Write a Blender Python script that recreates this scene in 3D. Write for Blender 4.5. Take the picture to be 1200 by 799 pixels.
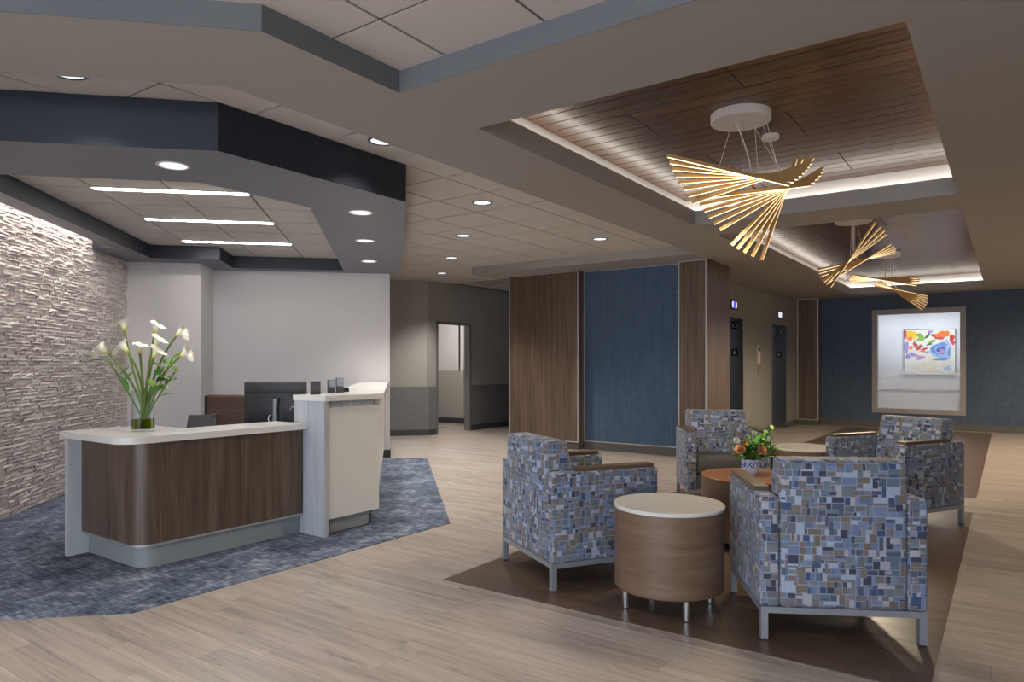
import bpy, bmesh, math, random
from mathutils import Vector, Matrix
random.seed(7)
R2 = math.sqrt(2.0)
scn = bpy.context.scene
COL = scn.collection
for o in list(bpy.data.objects):
    bpy.data.objects.remove(o)

# ------------------------------------------------------------------ camera
H = 1.32; FPX = 818.0; YH = 428.0; AZ = math.radians(35.43)
FWD = (-math.sin(AZ), math.cos(AZ)); RGT = (math.cos(AZ), math.sin(AZ))
cam = bpy.data.cameras.new('camera'); cam.sensor_width = 36.0
cam.lens = FPX / 1200 * 36.0; cam.shift_y = (YH - 399.5) / 1200.0
cam.clip_start = 0.05; cam.clip_end = 100
camo = bpy.data.objects.new('camera', cam); COL.objects.link(camo)
camo.location = (0, 0, H); camo.rotation_euler = (math.pi / 2, 0, AZ)
scn.camera = camo

# ------------------------------------------------------------------ world, daylight, exposure
w = bpy.data.worlds.new('daylight'); scn.world = w; w.use_nodes = True
bg = w.node_tree.nodes['Background']
bg.inputs[0].default_value = (0.80, 0.88, 1.0, 1); bg.inputs[1].default_value = 3.6
scn.view_settings.view_transform = 'Standard'
scn.view_settings.look = 'None'
scn.view_settings.exposure = 1.0
scn.view_settings.gamma = 1.0
scn.view_settings.use_curve_mapping = False
DOWN_W = 44.0          # recessed downlights (W)
COVE_E = 3.4           # cove strips (emission)
STONE_E = 23.0
LINE_E = 21.0           # linear lights over reception
BAR_E = 1.7            # pendant light strips

# portal in the glazed wall behind the camera (helps sampling only)
pl = bpy.data.lights.new('window_portal', 'AREA'); pl.shape = 'RECTANGLE'; pl.size = 7.6; pl.size_y = 2.4
pl.cycles.is_portal = True
plo = bpy.data.objects.new('window_portal', pl); COL.objects.link(plo)
plo.location = (-0.5, -4.98, 1.45); plo.rotation_euler = (math.pi / 2, 0, 0)

# ------------------------------------------------------------------ measuring helpers
def at(u, v, d):
    """point seen at photo pixel (u, v), d metres in front of the camera plane"""
    r = (u - 600) / FPX * d
    return Vector((FWD[0]*d + RGT[0]*r, FWD[1]*d + RGT[1]*r, H + (YH - v) / FPX * d))
def proj(x, y, z):
    d = FWD[0]*x + FWD[1]*y; r = RGT[0]*x + RGT[1]*y
    if d < 0.05: return None
    return (600 + FPX*r/d, YH - FPX*(z - H)/d, d)
def onY(u, Y):
    t = (u - 600) / FPX
    return Y / (FWD[1] + RGT[1]*t) * (FWD[0] + RGT[0]*t)
def onX(u, X):
    t = (u - 600) / FPX
    return X / (FWD[0] + RGT[0]*t) * (FWD[1] + RGT[1]*t)
def zat(x, y, v):
    return H + (YH - v) / FPX * (FWD[0]*x + FWD[1]*y)
def st(s, t):            # the reception corner is laid out on the diagonal
    return ((s - t) / R2, (s + t) / R2)

# ------------------------------------------------------------------ material helpers
def new_mat(name):
    m = bpy.data.materials.new(name); m.use_nodes = True
    return m, m.node_tree, m.node_tree.nodes['Principled BSDF']
def N(nt, typ, **kw):
    n = nt.nodes.new(typ)
    for k, v in kw.items(): setattr(n, k, v)
    return n
def rgb(c): return (c[0], c[1], c[2], 1)
def plain(name, c, rough=0.6, metal=0.0, spec=0.5, bump=0.0, bscale=200.0, coat=0.0):
    m, nt, b = new_mat(name)
    b.inputs['Base Color'].default_value = rgb(c); b.inputs['Roughness'].default_value = rough
    b.inputs['Metallic'].default_value = metal; b.inputs['Specular IOR Level'].default_value = spec
    b.inputs['Coat Weight'].default_value = coat
    tc = N(nt, 'ShaderNodeTexCoord'); nz = N(nt, 'ShaderNodeTexNoise'); nz.inputs['Scale'].default_value = bscale
    nt.links.new(tc.outputs['Object'], nz.inputs['Vector'])
    mx = N(nt, 'ShaderNodeMix', data_type='RGBA'); mx.inputs['Factor'].default_value = 0
    mr = N(nt, 'ShaderNodeMapRange'); nt.links.new(nz.outputs['Fac'], mr.inputs['Value'])
    mr.inputs['To Min'].default_value = 0.0; mr.inputs['To Max'].default_value = 0.12
    nt.links.new(mr.outputs[0], mx.inputs['Factor'])
    mx.inputs['A'].default_value = rgb(c); mx.inputs['B'].default_value = rgb([x*0.7 for x in c])
    nt.links.new(mx.outputs['Result'], b.inputs['Base Color'])
    if bump:
        bp = N(nt, 'ShaderNodeBump'); bp.inputs['Strength'].default_value = bump; bp.inputs['Distance'].default_value = 0.002
        nt.links.new(nz.outputs['Fac'], bp.inputs['Height']); nt.links.new(bp.outputs[0], b.inputs['Normal'])
    return m
def emit(name, c, e):
    m, nt, b = new_mat(name)
    b.inputs['Base Color'].default_value = rgb(c); b.inputs['Emission Color'].default_value = rgb(c)
    b.inputs['Emission Strength'].default_value = e
    return m
def wood(name, cols, scale=(30, 30, 1.5), rough=0.4, fine=1.0, spec=0.5, pieces=0.0, knots=False, bump=0.05, coat=0.0):
    """stretched-noise wood grain; the small scale is the grain direction; pieces = tone spread between planks"""
    m, nt, b = new_mat(name); L = nt.links.new
    tc = N(nt, 'ShaderNodeTexCoord'); oi = N(nt, 'ShaderNodeObjectInfo'); ge = N(nt, 'ShaderNodeNewGeometry')
    ad = N(nt, 'ShaderNodeMath', operation='ADD'); L(oi.outputs['Random'], ad.inputs[0]); L(ge.outputs['Random Per Island'], ad.inputs[1])
    fr = N(nt, 'ShaderNodeMath', operation='FRACT'); L(ad.outputs[0], fr.inputs[0])
    mu = N(nt, 'ShaderNodeMath', operation='MULTIPLY'); L(fr.outputs[0], mu.inputs[0]); mu.inputs[1].default_value = 37.0 if pieces else 0.0
    cb = N(nt, 'ShaderNodeCombineXYZ')
    for i in range(3): L(mu.outputs[0], cb.inputs[i])
    va = N(nt, 'ShaderNodeVectorMath', operation='ADD'); L(tc.outputs['Object'], va.inputs[0]); L(cb.outputs[0], va.inputs[1])
    mp = N(nt, 'ShaderNodeMapping'); mp.inputs['Scale'].default_value = scale; L(va.outputs[0], mp.inputs['Vector'])
    n1 = N(nt, 'ShaderNodeTexNoise'); n1.inputs['Scale'].default_value = 1.0; n1.inputs['Detail'].default_value = 6; n1.inputs['Roughness'].default_value = 0.6
    n1.inputs['Distortion'].default_value = 0.6; L(mp.outputs[0], n1.inputs['Vector'])
    mp2 = N(nt, 'ShaderNodeMapping'); mp2.inputs['Scale'].default_value = [s*5 if s > 5 else s*2.5 for s in scale]; L(va.outputs[0], mp2.inputs['Vector'])
    n2 = N(nt, 'ShaderNodeTexNoise'); n2.inputs['Scale'].default_value = 1.0; n2.inputs['Detail'].default_value = 3; L(mp2.outputs[0], n2.inputs['Vector'])
    mx = N(nt, 'ShaderNodeMix', data_type='FLOAT'); mx.inputs['Factor'].default_value = 0.3 * fine
    L(n1.outputs['Fac'], mx.inputs['A']); L(n2.outputs['Fac'], mx.inputs['B'])
    sp = N(nt, 'ShaderNodeMath', operation='MULTIPLY_ADD'); L(fr.outputs[0], sp.inputs[0]); sp.inputs[1].default_value = pieces
    L(mx.outputs['Result'], sp.inputs[2])
    sb = N(nt, 'ShaderNodeMath', operation='SUBTRACT'); L(sp.outputs[0], sb.inputs[0]); sb.inputs[1].default_value = pieces / 2
    cr = N(nt, 'ShaderNodeValToRGB'); L(sb.outputs[0], cr.inputs['Fac'])
    e = cr.color_ramp.elements; e[0].position = 0.3; e[1].position = 0.7
    e[0].color = rgb(cols[0]); e[1].color = rgb(cols[-1])
    for i, c in enumerate(cols[1:-1]):
        k = cr.color_ramp.elements.new(0.3 + 0.4*(i+1)/(len(cols)-1)); k.color = rgb(c)
    out = cr.outputs['Color']
    if knots:
        mp3 = N(nt, 'ShaderNodeMapping'); mp3.inputs['Scale'].default_value = (2.2, 7.0, 1.0); L(va.outputs[0], mp3.inputs['Vector'])
        n3 = N(nt, 'ShaderNodeTexNoise'); n3.inputs['Scale'].default_value = 1.3; n3.inputs['Detail'].default_value = 5; n3.inputs['Roughness'].default_value = .7
        L(mp3.outputs[0], n3.inputs['Vector'])
        mr = N(nt, 'ShaderNodeMapRange'); mr.inputs['From Min'].default_value = 0.575; mr.inputs['From Max'].default_value = 0.74
        mr.inputs['To Max'].default_value = 0.75
        L(n3.outputs['Fac'], mr.inputs['Value'])
        mk = N(nt, 'ShaderNodeMix', data_type='RGBA'); L(mr.outputs[0], mk.inputs['Factor']); L(out, mk.inputs['A'])
        mk.inputs['B'].default_value = rgb([x*0.45 for x in cols[0]]); out = mk.outputs['Result']
    L(out, b.inputs['Base Color'])
    b.inputs['Roughness'].default_value = rough; b.inputs['Specular IOR Level'].default_value = spec; b.inputs['Coat Weight'].default_value = coat
    bp = N(nt, 'ShaderNodeBump'); bp.inputs['Strength'].default_value = bump; bp.inputs['Distance'].default_value = 0.002
    L(mx.outputs['Result'], bp.inputs['Height']); L(bp.outputs[0], b.inputs['Normal'])
    return m
def weave(name, c1, c2, scale=(260, 260, 260), rough=0.8, amount=1.0):
    """wallcovering / upholstery: two stretched noises crossing each other"""
    m, nt, b = new_mat(name); L = nt.links.new
    tc = N(nt, 'ShaderNodeTexCoord'); outs = []
    for sc in ((scale[0], scale[1], 3.0), (6.0, 6.0, scale[2])):
        mp = N(nt, 'ShaderNodeMapping'); mp.inputs['Scale'].default_value = sc; L(tc.outputs['Object'], mp.inputs['Vector'])
        n = N(nt, 'ShaderNodeTexNoise'); n.inputs['Scale'].default_value = 1.0; n.inputs['Detail'].default_value = 2
        L(mp.outputs[0], n.inputs['Vector']); outs.append(n.outputs['Fac'])
    a = N(nt, 'ShaderNodeMath', operation='ADD'); L(outs[0], a.inputs[0]); L(outs[1], a.inputs[1])
    mr = N(nt, 'ShaderNodeMapRange'); mr.inputs['From Min'].default_value = 0.7; mr.inputs['From Max'].default_value = 1.3; L(a.outputs[0], mr.inputs['Value'])
    mx = N(nt, 'ShaderNodeMix', data_type='RGBA'); L(mr.outputs[0], mx.inputs['Factor']); mx.inputs['A'].default_value = rgb(c1); mx.inputs['B'].default_value = rgb(c2)
    L(mx.outputs['Result'], b.inputs['Base Color']); b.inputs['Roughness'].default_value = rough
    b.inputs['Specular IOR Level'].default_value = 0.25
    bp = N(nt, 'ShaderNodeBump'); bp.inputs['Strength'].default_value = 0.15 * amount; bp.inputs['Distance'].default_value = 0.001
    L(a.outputs[0], bp.inputs['Height']); L(bp.outputs[0], b.inputs['Normal'])
    return m

def s2l(c):              # 0-255 screen colour -> linear
    o = []
    for x in c:
        x /= 255.0; o.append(x/12.92 if x <= 0.04045 else ((x+0.055)/1.055)**2.4)
    return tuple(o)

def mosaic(name, palette, line):
    """patchwork upholstery print: cells inside cells, palette colours, pale joint lines (UV in metres)"""
    m, nt, b = new_mat(name); L = nt.links.new
    def M(op, a, c=None, d=None):
        n = N(nt, 'ShaderNodeMath', operation=op)
        for i, x in enumerate((a, c, d)):
            if x is None: continue
            if hasattr(x, 'type'): L(x, n.inputs[i])
            else: n.inputs[i].default_value = x
        return n.outputs[0]
    def hash2(a, c, seed):
        cb = N(nt, 'ShaderNodeCombineXYZ'); 
        L(a, cb.inputs[0]); L(c, cb.inputs[1]); cb.inputs[2].default_value = seed
        wn = N(nt, 'ShaderNodeTexWhiteNoise', noise_dimensions='3D'); L(cb.outputs[0], wn.inputs['Vector'])
        se = N(nt, 'ShaderNodeSeparateColor'); L(wn.outputs['Color'], se.inputs[0])
        return se.outputs[0], se.outputs[1], se.outputs[2], wn.outputs['Value']
    uv = N(nt, 'ShaderNodeUVMap'); sx = N(nt, 'ShaderNodeSeparateXYZ'); L(uv.outputs[0], sx.inputs[0])
    U, V = sx.outputs[0], sx.outputs[1]
    def layer(bw, bh, seed, linew):
        vv = M('DIVIDE', V, bh); j = M('FLOOR', vv); fy = M('FRACT', vv)
        zero = M('MULTIPLY', j, 0.0)
        rj = hash2(j, zero, 1.7 + seed)[0]
        uu = M('ADD', M('DIVIDE', U, bw), M('MULTIPLY', rj, 7.0)); i = M('FLOOR', uu); fx = M('FRACT', uu)
        h = hash2(i, j, 3.1 + seed)
        px = M('MULTIPLY_ADD', h[0], 0.44, 0.28); py = M('MULTIPLY_ADD', h[1], 0.44, 0.28)
        a = M('GREATER_THAN', fx, px); c = M('GREATER_THAN', fy, py)
        na = M('SUBTRACT', 1.0, a); nc = M('SUBTRACT', 1.0, c)
        lx = M('ADD', M('MULTIPLY', a, M('DIVIDE', M('SUBTRACT', fx, px), M('SUBTRACT', 1.0, px))), M('MULTIPLY', na, M('DIVIDE', fx, px)))
        ly = M('ADD', M('MULTIPLY', c, M('DIVIDE', M('SUBTRACT', fy, py), M('SUBTRACT', 1.0, py))), M('MULTIPLY', nc, M('DIVIDE', fy, py)))
        i2 = M('MULTIPLY_ADD', i, 2.0, a); j2 = M('MULTIPLY_ADD', j, 2.0, c)
        g = hash2(i2, j2, 9.3 + seed)
        qx = M('MULTIPLY_ADD', g[0], 0.5, 0.25); qy = M('MULTIPLY_ADD', g[1], 0.5, 0.25)
        splx = M('LESS_THAN', g[2], 0.42); sply = M('GREATER_THAN', g[2], 0.66)
        e = M('MULTIPLY', M('GREATER_THAN', lx, qx), splx); f = M('MULTIPLY', M('GREATER_THAN', ly, qy), sply)
        k = hash2(M('MULTIPLY_ADD', i2, 2.0, e), M('MULTIPLY_ADD', j2, 2.0, f), 5.7 + seed)
        cr = N(nt, 'ShaderNodeValToRGB'); cr.color_ramp.interpolation = 'CONSTANT'; L(k[3], cr.inputs['Fac'])
        n = len(palette); el = cr.color_ramp.elements
        el[0].position = 0; el[0].color = rgb(palette[0]); el[1].position = 1.0/n; el[1].color = rgb(palette[1])
        for q in range(2, n):
            x = el.new(q/n); x.color = rgb(palette[q])
        dx = M('MULTIPLY', M('MINIMUM', M('MINIMUM', fx, M('SUBTRACT', 1.0, fx)), M('ABSOLUTE', M('SUBTRACT', fx, px))), bw)
        dy = M('MULTIPLY', M('MINIMUM', M('MINIMUM', fy, M('SUBTRACT', 1.0, fy)), M('ABSOLUTE', M('SUBTRACT', fy, py))), bh)
        ln = M('LESS_THAN', M('MINIMUM', dx, dy), linew)
        mx = N(nt, 'ShaderNodeMix', data_type='RGBA'); L(ln, mx.inputs['Factor']); L(cr.outputs['Color'], mx.inputs['A']); mx.inputs['B'].default_value = rgb(line)
        return mx.outputs['Result'], M('LESS_THAN', hash2(i2, j2, 21.9 + seed)[0], 0.42)
    ca, _ = layer(0.098, 0.092, 0.0, 0.0016)
    cb_, on = layer(0.078, 0.062, 40.0, 0.0013)
    mx = N(nt, 'ShaderNodeMix', data_type='RGBA'); L(on, mx.inputs['Factor']); L(ca, mx.inputs['A']); L(cb_, mx.inputs['B'])
    # fine thread tone
    nz = N(nt, 'ShaderNodeTexNoise'); nz.inputs['Scale'].default_value = 700; L(uv.outputs[0], nz.inputs['Vector'])
    m2 = N(nt, 'ShaderNodeMix', data_type='RGBA', blend_type='MULTIPLY'); m2.inputs['Factor'].default_value = 0.1
    L(mx.outputs['Result'], m2.inputs['A']); L(nz.outputs['Fac'], m2.inputs['B'])
    L(m2.outputs['Result'], b.inputs['Base Color']); b.inputs['Roughness'].default_value = 0.7; b.inputs['Specular IOR Level'].default_value = 0.3
    b.inputs['Sheen Weight'].default_value = 0.15
    bp = N(nt, 'ShaderNodeBump'); bp.inputs['Strength'].default_value = 0.12; bp.inputs['Distance'].default_value = 0.001
    L(nz.outputs['Fac'], bp.inputs['Height']); L(bp.outputs[0], b.inputs['Normal'])
    return m

# ------------------------------------------------------------------ materials
M = {}
M['gyp'] = plain('warm grey ceiling paint', s2l((160, 155, 149)), 0.75)
M['lip'] = plain('cool grey lip paint', s2l((104, 108, 111)), 0.7)
M['cove'] = plain('white cove paint', s2l((215, 213, 210)), 0.7)
M['tile'] = plain('mineral ceiling tile', s2l((202, 196, 190)), 0.9, bump=0.3, bscale=160)
M['tbar'] = plain('ceiling grid', s2l((84, 80, 76)), 0.6)  # grid darkened: shade in the gaps between tiles is put into its colour
M['navy'] = plain('navy paint', s2l((30, 37, 49)), 0.5)
M['slate'] = plain('slate canopy underside paint', s2l((122, 123, 131)), 0.55)
M['white_wall'] = plain('off white wall paint', s2l((222, 219, 219)), 0.7)
M['grey_wall'] = plain('grey wall paint', s2l((168, 165, 160)), 0.7)
M['wainscot'] = weave('grey wainscot vinyl', s2l((112, 114, 116)), s2l((132, 133, 134)), rough=0.6)
M['base'] = plain('dark rubber base', s2l((72, 72, 74)), 0.5)
M['base_taupe'] = plain('taupe base', s2l((88, 84, 80)), 0.5)
M['elev_wall'] = weave('olive grey wallcovering', s2l((128, 126, 120)), s2l((150, 147, 140)), (240, 240, 120), 0.55)
M['blue_wall'] = weave('blue woven wallcovering', s2l((58, 78, 99)), s2l((86, 107, 130)), (160, 160, 160), 0.7)
M['dark_blue_wall'] = weave('deep blue woven wallcovering', s2l((62, 74, 94)), s2l((88, 102, 124)), (160, 160, 160), 0.7)
M['walnut'] = wood('walnut laminate', [s2l((60, 49, 41)), s2l((92, 76, 63)), s2l((118, 100, 84))], (16, 16, 0.9), 0.35)
M['walnut2'] = wood('walnut wall panel', [s2l((62, 50, 42)), s2l((98, 80, 67)), s2l((122, 103, 88))], (22, 22, 0.8), 0.35)
M['ceil_wood'] = wood('glossy wood ceiling plank', [s2l((74, 50, 34)), s2l((92, 63, 43)), s2l((106, 75, 52))], (1.0, 40, 40), 0.27, pieces=0.22, spec=0.5, bump=0.03)
M['floor_wood'] = wood('greyed oak plank', [s2l((132, 122, 114)), s2l((166, 154, 145)), s2l((188, 178, 168))], (1.0, 14, 14), 0.36, pieces=0.10, knots=True, bump=0.04)
M['dark_wood'] = wood('dark brown plank', [s2l((72, 57, 48)), s2l((94, 76, 64)), s2l((108, 90, 76))], (1.0, 16, 16), 0.33, pieces=0.14, bump=0.05)
M['drum_wood'] = wood('brown veneer with level grain', [s2l((94, 72, 57)), s2l((114, 90, 73)), s2l((128, 104, 86))], (2.0, 2.0, 34), 0.4)
M['top_wood'] = wood('honey wood top', [s2l((112, 74, 44)), s2l((140, 95, 58)), s2l((156, 110, 70))], (1.5, 20, 20), 0.35)
M['cap_wood'] = wood('light brown arm cap', [s2l((84, 68, 56)), s2l((106, 86, 70))], (20, 1.5, 20), 0.4)
M['metal_strip'] = plain('satin aluminium strip', s2l((190, 190, 188)), 0.35, 0.6)
M['chrome'] = plain('brushed chrome', s2l((205, 206, 208)), 0.22, 1.0)
M['silver'] = plain('silver powder coat', s2l((158, 164, 172)), 0.4, 0.45)
M['steel'] = plain('brushed stainless steel', s2l((150, 155, 162)), 0.28, 1.0)
M['black'] = plain('black plastic', s2l((26, 27, 29)), 0.4)
M['black_soft'] = plain('dark grey plastic', s2l((62, 62, 64)), 0.5)
M['quartz'] = plain('white solid surface', s2l((228, 226, 222)), 0.25, coat=0.3, bscale=30)
M['white_panel'] = plain('white back-painted panel', s2l((222, 220, 217)), 0.3)
M['plinth'] = plain('grey metallic plinth laminate', s2l((150, 156, 158)), 0.45, 0.0)
M['fin'] = wood('light grey wood laminate', [s2l((150, 156, 166)), s2l((176, 180, 188)), s2l((192, 195, 200))], (30, 30, 1.0), 0.45)
M['end_white'] = plain('pale end panel', s2l((206, 213, 218)), 0.45)
M['fabric'] = mosaic('blue patchwork upholstery', [s2l(c) for c in (
    (70, 86, 124), (112, 130, 166), (126, 138, 170), (166, 178, 200), (104, 112, 124), (118, 108, 102), (112, 127, 136),
    (118, 114, 118), (66, 70, 92), (172, 172, 180), (124, 126, 136), (124, 114, 108), (100, 118, 142), (84, 96, 120))], s2l((158, 164, 178)))
M['grey_fabric'] = weave('charcoal seat vinyl', s2l((82, 81, 80)), s2l((96, 95, 94)), rough=0.55)
M['brown_leather'] = plain('brown leather', s2l((92, 70, 60)), 0.5, bump=0.1)
M['white_metal'] = plain('white fixture metal', s2l((214, 208, 206)), 0.4)
M['gold'] = plain('champagne gold aluminium', s2l((196, 160, 108)), 0.38, 0.55)
M['bar_light'] = emit('warm diffuser', s2l((255, 222, 170)), BAR_E)
M['cove_light'] = emit('cove strip', s2l((255, 246, 236)), COVE_E)
M['stone_light'] = emit('stone cove strip', s2l((255, 247, 240)), STONE_E)
M['line_light'] = emit('linear diffuser', s2l((255, 250, 246)), LINE_E)
M['lens'] = emit('downlight lens', s2l((240, 246, 255)), 0.46)
M['screen_white'] = emit('indicator white', s2l((225, 220, 250)), 0.5)
M['screen_blue'] = emit('indicator blue', s2l((60, 70, 255)), 0.6)
M['plate_text'] = plain('white plate lettering', (0.8, 0.8, 0.8), 0.5)
M['red'] = plain('muted red lettering', s2l((150, 60, 66)), 0.5)
M['cream'] = plain('cream plate', s2l((224, 206, 190)), 0.4)
M['frame_taupe'] = plain('taupe frame', s2l((152, 146, 144)), 0.45)
M['stem'] = plain('green stem', s2l((104, 124, 52)), 0.5)
M['leaf'] = plain('green leaf', s2l((92, 150, 58)), 0.45)
M['leaf_light'] = plain('pale green leaf', s2l((166, 200, 96)), 0.45)
M['leaf_dark'] = plain('dark green leaf', s2l((48, 92, 44)), 0.45)
M['leaf_grey'] = plain('grey green leaf', s2l((110, 136, 112)), 0.5)
M['rose'] = plain('peach petals', s2l((240, 182, 138)), 0.6)
M['white_petal'] = plain('white petals', s2l((240, 238, 226)), 0.6)
M['yellow_petal'] = plain('yellow petals', s2l((240, 186, 60)), 0.6)

# calla petal: ivory turning green-yellow at the throat (real colouring along the bloom)
m, nt, b = new_mat('calla petal'); L = nt.links.new
tc = N(nt, 'ShaderNodeTexCoord'); sp = N(nt, 'ShaderNodeSeparateXYZ'); L(tc.outputs['Object'], sp.inputs[0])
mr = N(nt, 'ShaderNodeMapRange'); mr.inputs['From Min'].default_value = 0.0; mr.inputs['From Max'].default_value = 0.042; L(sp.outputs[2], mr.inputs['Value'])
cr = N(nt, 'ShaderNodeValToRGB'); L(mr.outputs[0], cr.inputs['Fac'])
cr.color_ramp.elements[0].color = rgb(s2l((150, 160, 40))); cr.color_ramp.elements[1].color = rgb(s2l((252, 249, 236)))
x = cr.color_ramp.elements.new(0.45); x.color = rgb(s2l((236, 228, 130)))
L(cr.outputs['Color'], b.inputs['Base Color']); b.inputs['Roughness'].default_value = 0.75; b.inputs['Specular IOR Level'].default_value = 0.2
M['calla'] = m
# glass
def glassy(name, tint, rough=0.0, alpha=0.12):
    m, nt, b = new_mat(name); L = nt.links.new
    for n in list(nt.nodes):
        if n.type == 'BSDF_PRINCIPLED': nt.nodes.remove(n)
    out = [n for n in nt.nodes if n.type == 'OUTPUT_MATERIAL'][0]
    tr = N(nt, 'ShaderNodeBsdfTransparent'); tr.inputs[0].default_value = rgb(tint)
    gl = N(nt, 'ShaderNodeBsdfGlossy'); gl.inputs['Roughness'].default_value = rough
    lw = N(nt, 'ShaderNodeLayerWeight'); lw.inputs['Blend'].default_value = 0.25
    fr = N(nt, 'ShaderNodeMath', operation='MULTIPLY'); L(lw.outputs['Fresnel'], fr.inputs[0]); fr.inputs[1].default_value = 0.3
    mx = N(nt, 'ShaderNodeMixShader'); L(fr.outputs[0], mx.inputs[0]); L(tr.outputs[0], mx.inputs[1]); L(gl.outputs[0], mx.inputs[2])
    L(mx.outputs[0], out.inputs['Surface'])
    return m, nt, mx, out
M['glass'] = glassy('clear glass', (0.95, 0.97, 0.98))[0]
M['water'] = glassy('yellow green vase water', s2l((196, 200, 60)))[0]
# window with frosted film, denser towards the bottom
m, nt, mx, out = glassy('glass with gradient frosted film', (0.98, 0.98, 0.98)); L = nt.links.new
tc = N(nt, 'ShaderNodeTexCoord'); sp = N(nt, 'ShaderNodeSeparateXYZ'); L(tc.outputs['Object'], sp.inputs[0])
mr = N(nt, 'ShaderNodeMapRange'); mr.inputs['From Min'].default_value = 1.5; mr.inputs['From Max'].default_value = 1.0
mr.inputs['To Min'].default_value = 0.0; mr.inputs['To Max'].default_value = 0.47; L(sp.outputs[2], mr.inputs['Value'])
df = N(nt, 'ShaderNodeBsdfDiffuse'); df.inputs[0].default_value = rgb(s2l((228, 222, 214)))
tl = N(nt, 'ShaderNodeBsdfTranslucent'); tl.inputs[0].default_value = rgb(s2l((238, 232, 224)))
m1 = N(nt, 'ShaderNodeMixShader'); m1.inputs[0].default_value = 0.6; L(df.outputs[0], m1.inputs[1]); L(tl.outputs[0], m1.inputs[2])
m2 = N(nt, 'ShaderNodeMixShader'); L(mr.outputs[0], m2.inputs[0]); L(mx.outputs[0], m2.inputs[1]); L(m1.outputs[0], m2.inputs[2]); L(m2.outputs[0], out.inputs['Surface'])
M['film'] = m
# carpet: navy / pale blue distressed weave
m, nt, b = new_mat('distressed blue carpet'); L = nt.links.new
tc = N(nt, 'ShaderNodeTexCoord')
def cn(sc, det, rgh):
    mp = N(nt, 'ShaderNodeMapping'); mp.inputs['Scale'].default_value = sc; L(tc.outputs['Object'], mp.inputs['Vector'])
    n = N(nt, 'ShaderNodeTexNoise'); n.inputs['Scale'].default_value = 1.0; n.inputs['Detail'].default_value = det; n.inputs['Roughness'].default_value = rgh
    L(mp.outputs[0], n.inputs['Vector']); return n.outputs['Fac']
a = cn((3, 3, 1), 5, 0.7); c1 = cn((40, 9, 1), 3, 0.6); c2 = cn((9, 40, 1), 3, 0.6)
s1 = N(nt, 'ShaderNodeMath', operation='ADD'); L(c1, s1.inputs[0]); L(c2, s1.inputs[1])
s2 = N(nt, 'ShaderNodeMath', operation='MULTIPLY_ADD'); L(a, s2.inputs[0]); s2.inputs[1].default_value = 1.3; L(s1.outputs[0], s2.inputs[2])
mr = N(nt, 'ShaderNodeMapRange'); mr.inputs['From Min'].default_value = 1.25; mr.inputs['From Max'].default_value = 2.05; L(s2.outputs[0], mr.inputs['Value'])
cr = N(nt, 'ShaderNodeValToRGB'); L(mr.outputs[0], cr.inputs['Fac'])
cr.color_ramp.elements[0].color = rgb(s2l((48, 54, 66))); cr.color_ramp.elements[1].color = rgb(s2l((158, 164, 174)))
x = cr.color_ramp.elements.new(0.5); x.color = rgb(s2l((92, 102, 120)))
L(cr.outputs['Color'], b.inputs['Base Color']); b.inputs['Roughness'].default_value = 0.9; b.inputs['Specular IOR Level'].default_value = 0.1
bp = N(nt, 'ShaderNodeBump'); bp.inputs['Strength'].default_value = 0.4; bp.inputs['Distance'].default_value = 0.003; L(s2.outputs[0], bp.inputs['Height']); L(bp.outputs[0], b.inputs['Normal'])
M['carpet'] = m
M['carpet_beige'] = plain('taupe flecked carpet', s2l((150, 142, 136)), 0.95, bump=0.4, bscale=90)
# ledger stone
m, nt, b = new_mat('split face ledger stone'); L = nt.links.new
tc = N(nt, 'ShaderNodeTexCoord'); oi = N(nt, 'ShaderNodeObjectInfo'); ge = N(nt, 'ShaderNodeNewGeometry')
ad = N(nt, 'ShaderNodeMath', operation='ADD'); L(oi.outputs['Random'], ad.inputs[0]); L(ge.outputs['Random Per Island'], ad.inputs[1])
fr = N(nt, 'ShaderNodeMath', operation='FRACT'); L(ad.outputs[0], fr.inputs[0])
n1 = N(nt, 'ShaderNodeTexNoise'); n1.inputs['Scale'].default_value = 30; n1.inputs['Detail'].default_value = 6; n1.inputs['Roughness'].default_value = .65; L(ge.outputs['Position'], n1.inputs['Vector'])
q = N(nt, 'ShaderNodeMath', operation='MULTIPLY_ADD'); L(fr.outputs[0], q.inputs[0]); q.inputs[1].default_value = 0.5; L(n1.outputs['Fac'], q.inputs[2])
cr = N(nt, 'ShaderNodeValToRGB'); L(q.outputs[0], cr.inputs['Fac'])
cr.color_ramp.elements[0].position = 0.35; cr.color_ramp.elements[1].position = 1.05
cr.color_ramp.elements[0].color = rgb(s2l((178, 166, 162))); cr.color_ramp.elements[1].color = rgb(s2l((228, 220, 215)))
L(cr.outputs['Color'], b.inputs['Base Color']); b.inputs['Roughness'].default_value = 0.85
bp = N(nt, 'ShaderNodeBump'); bp.inputs['Strength'].default_value = 0.6; bp.inputs['Distance'].default_value = 0.006; L(n1.outputs['Fac'], bp.inputs['Height']); L(bp.outputs[0], b.inputs['Normal'])
M['stone'] = m
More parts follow.
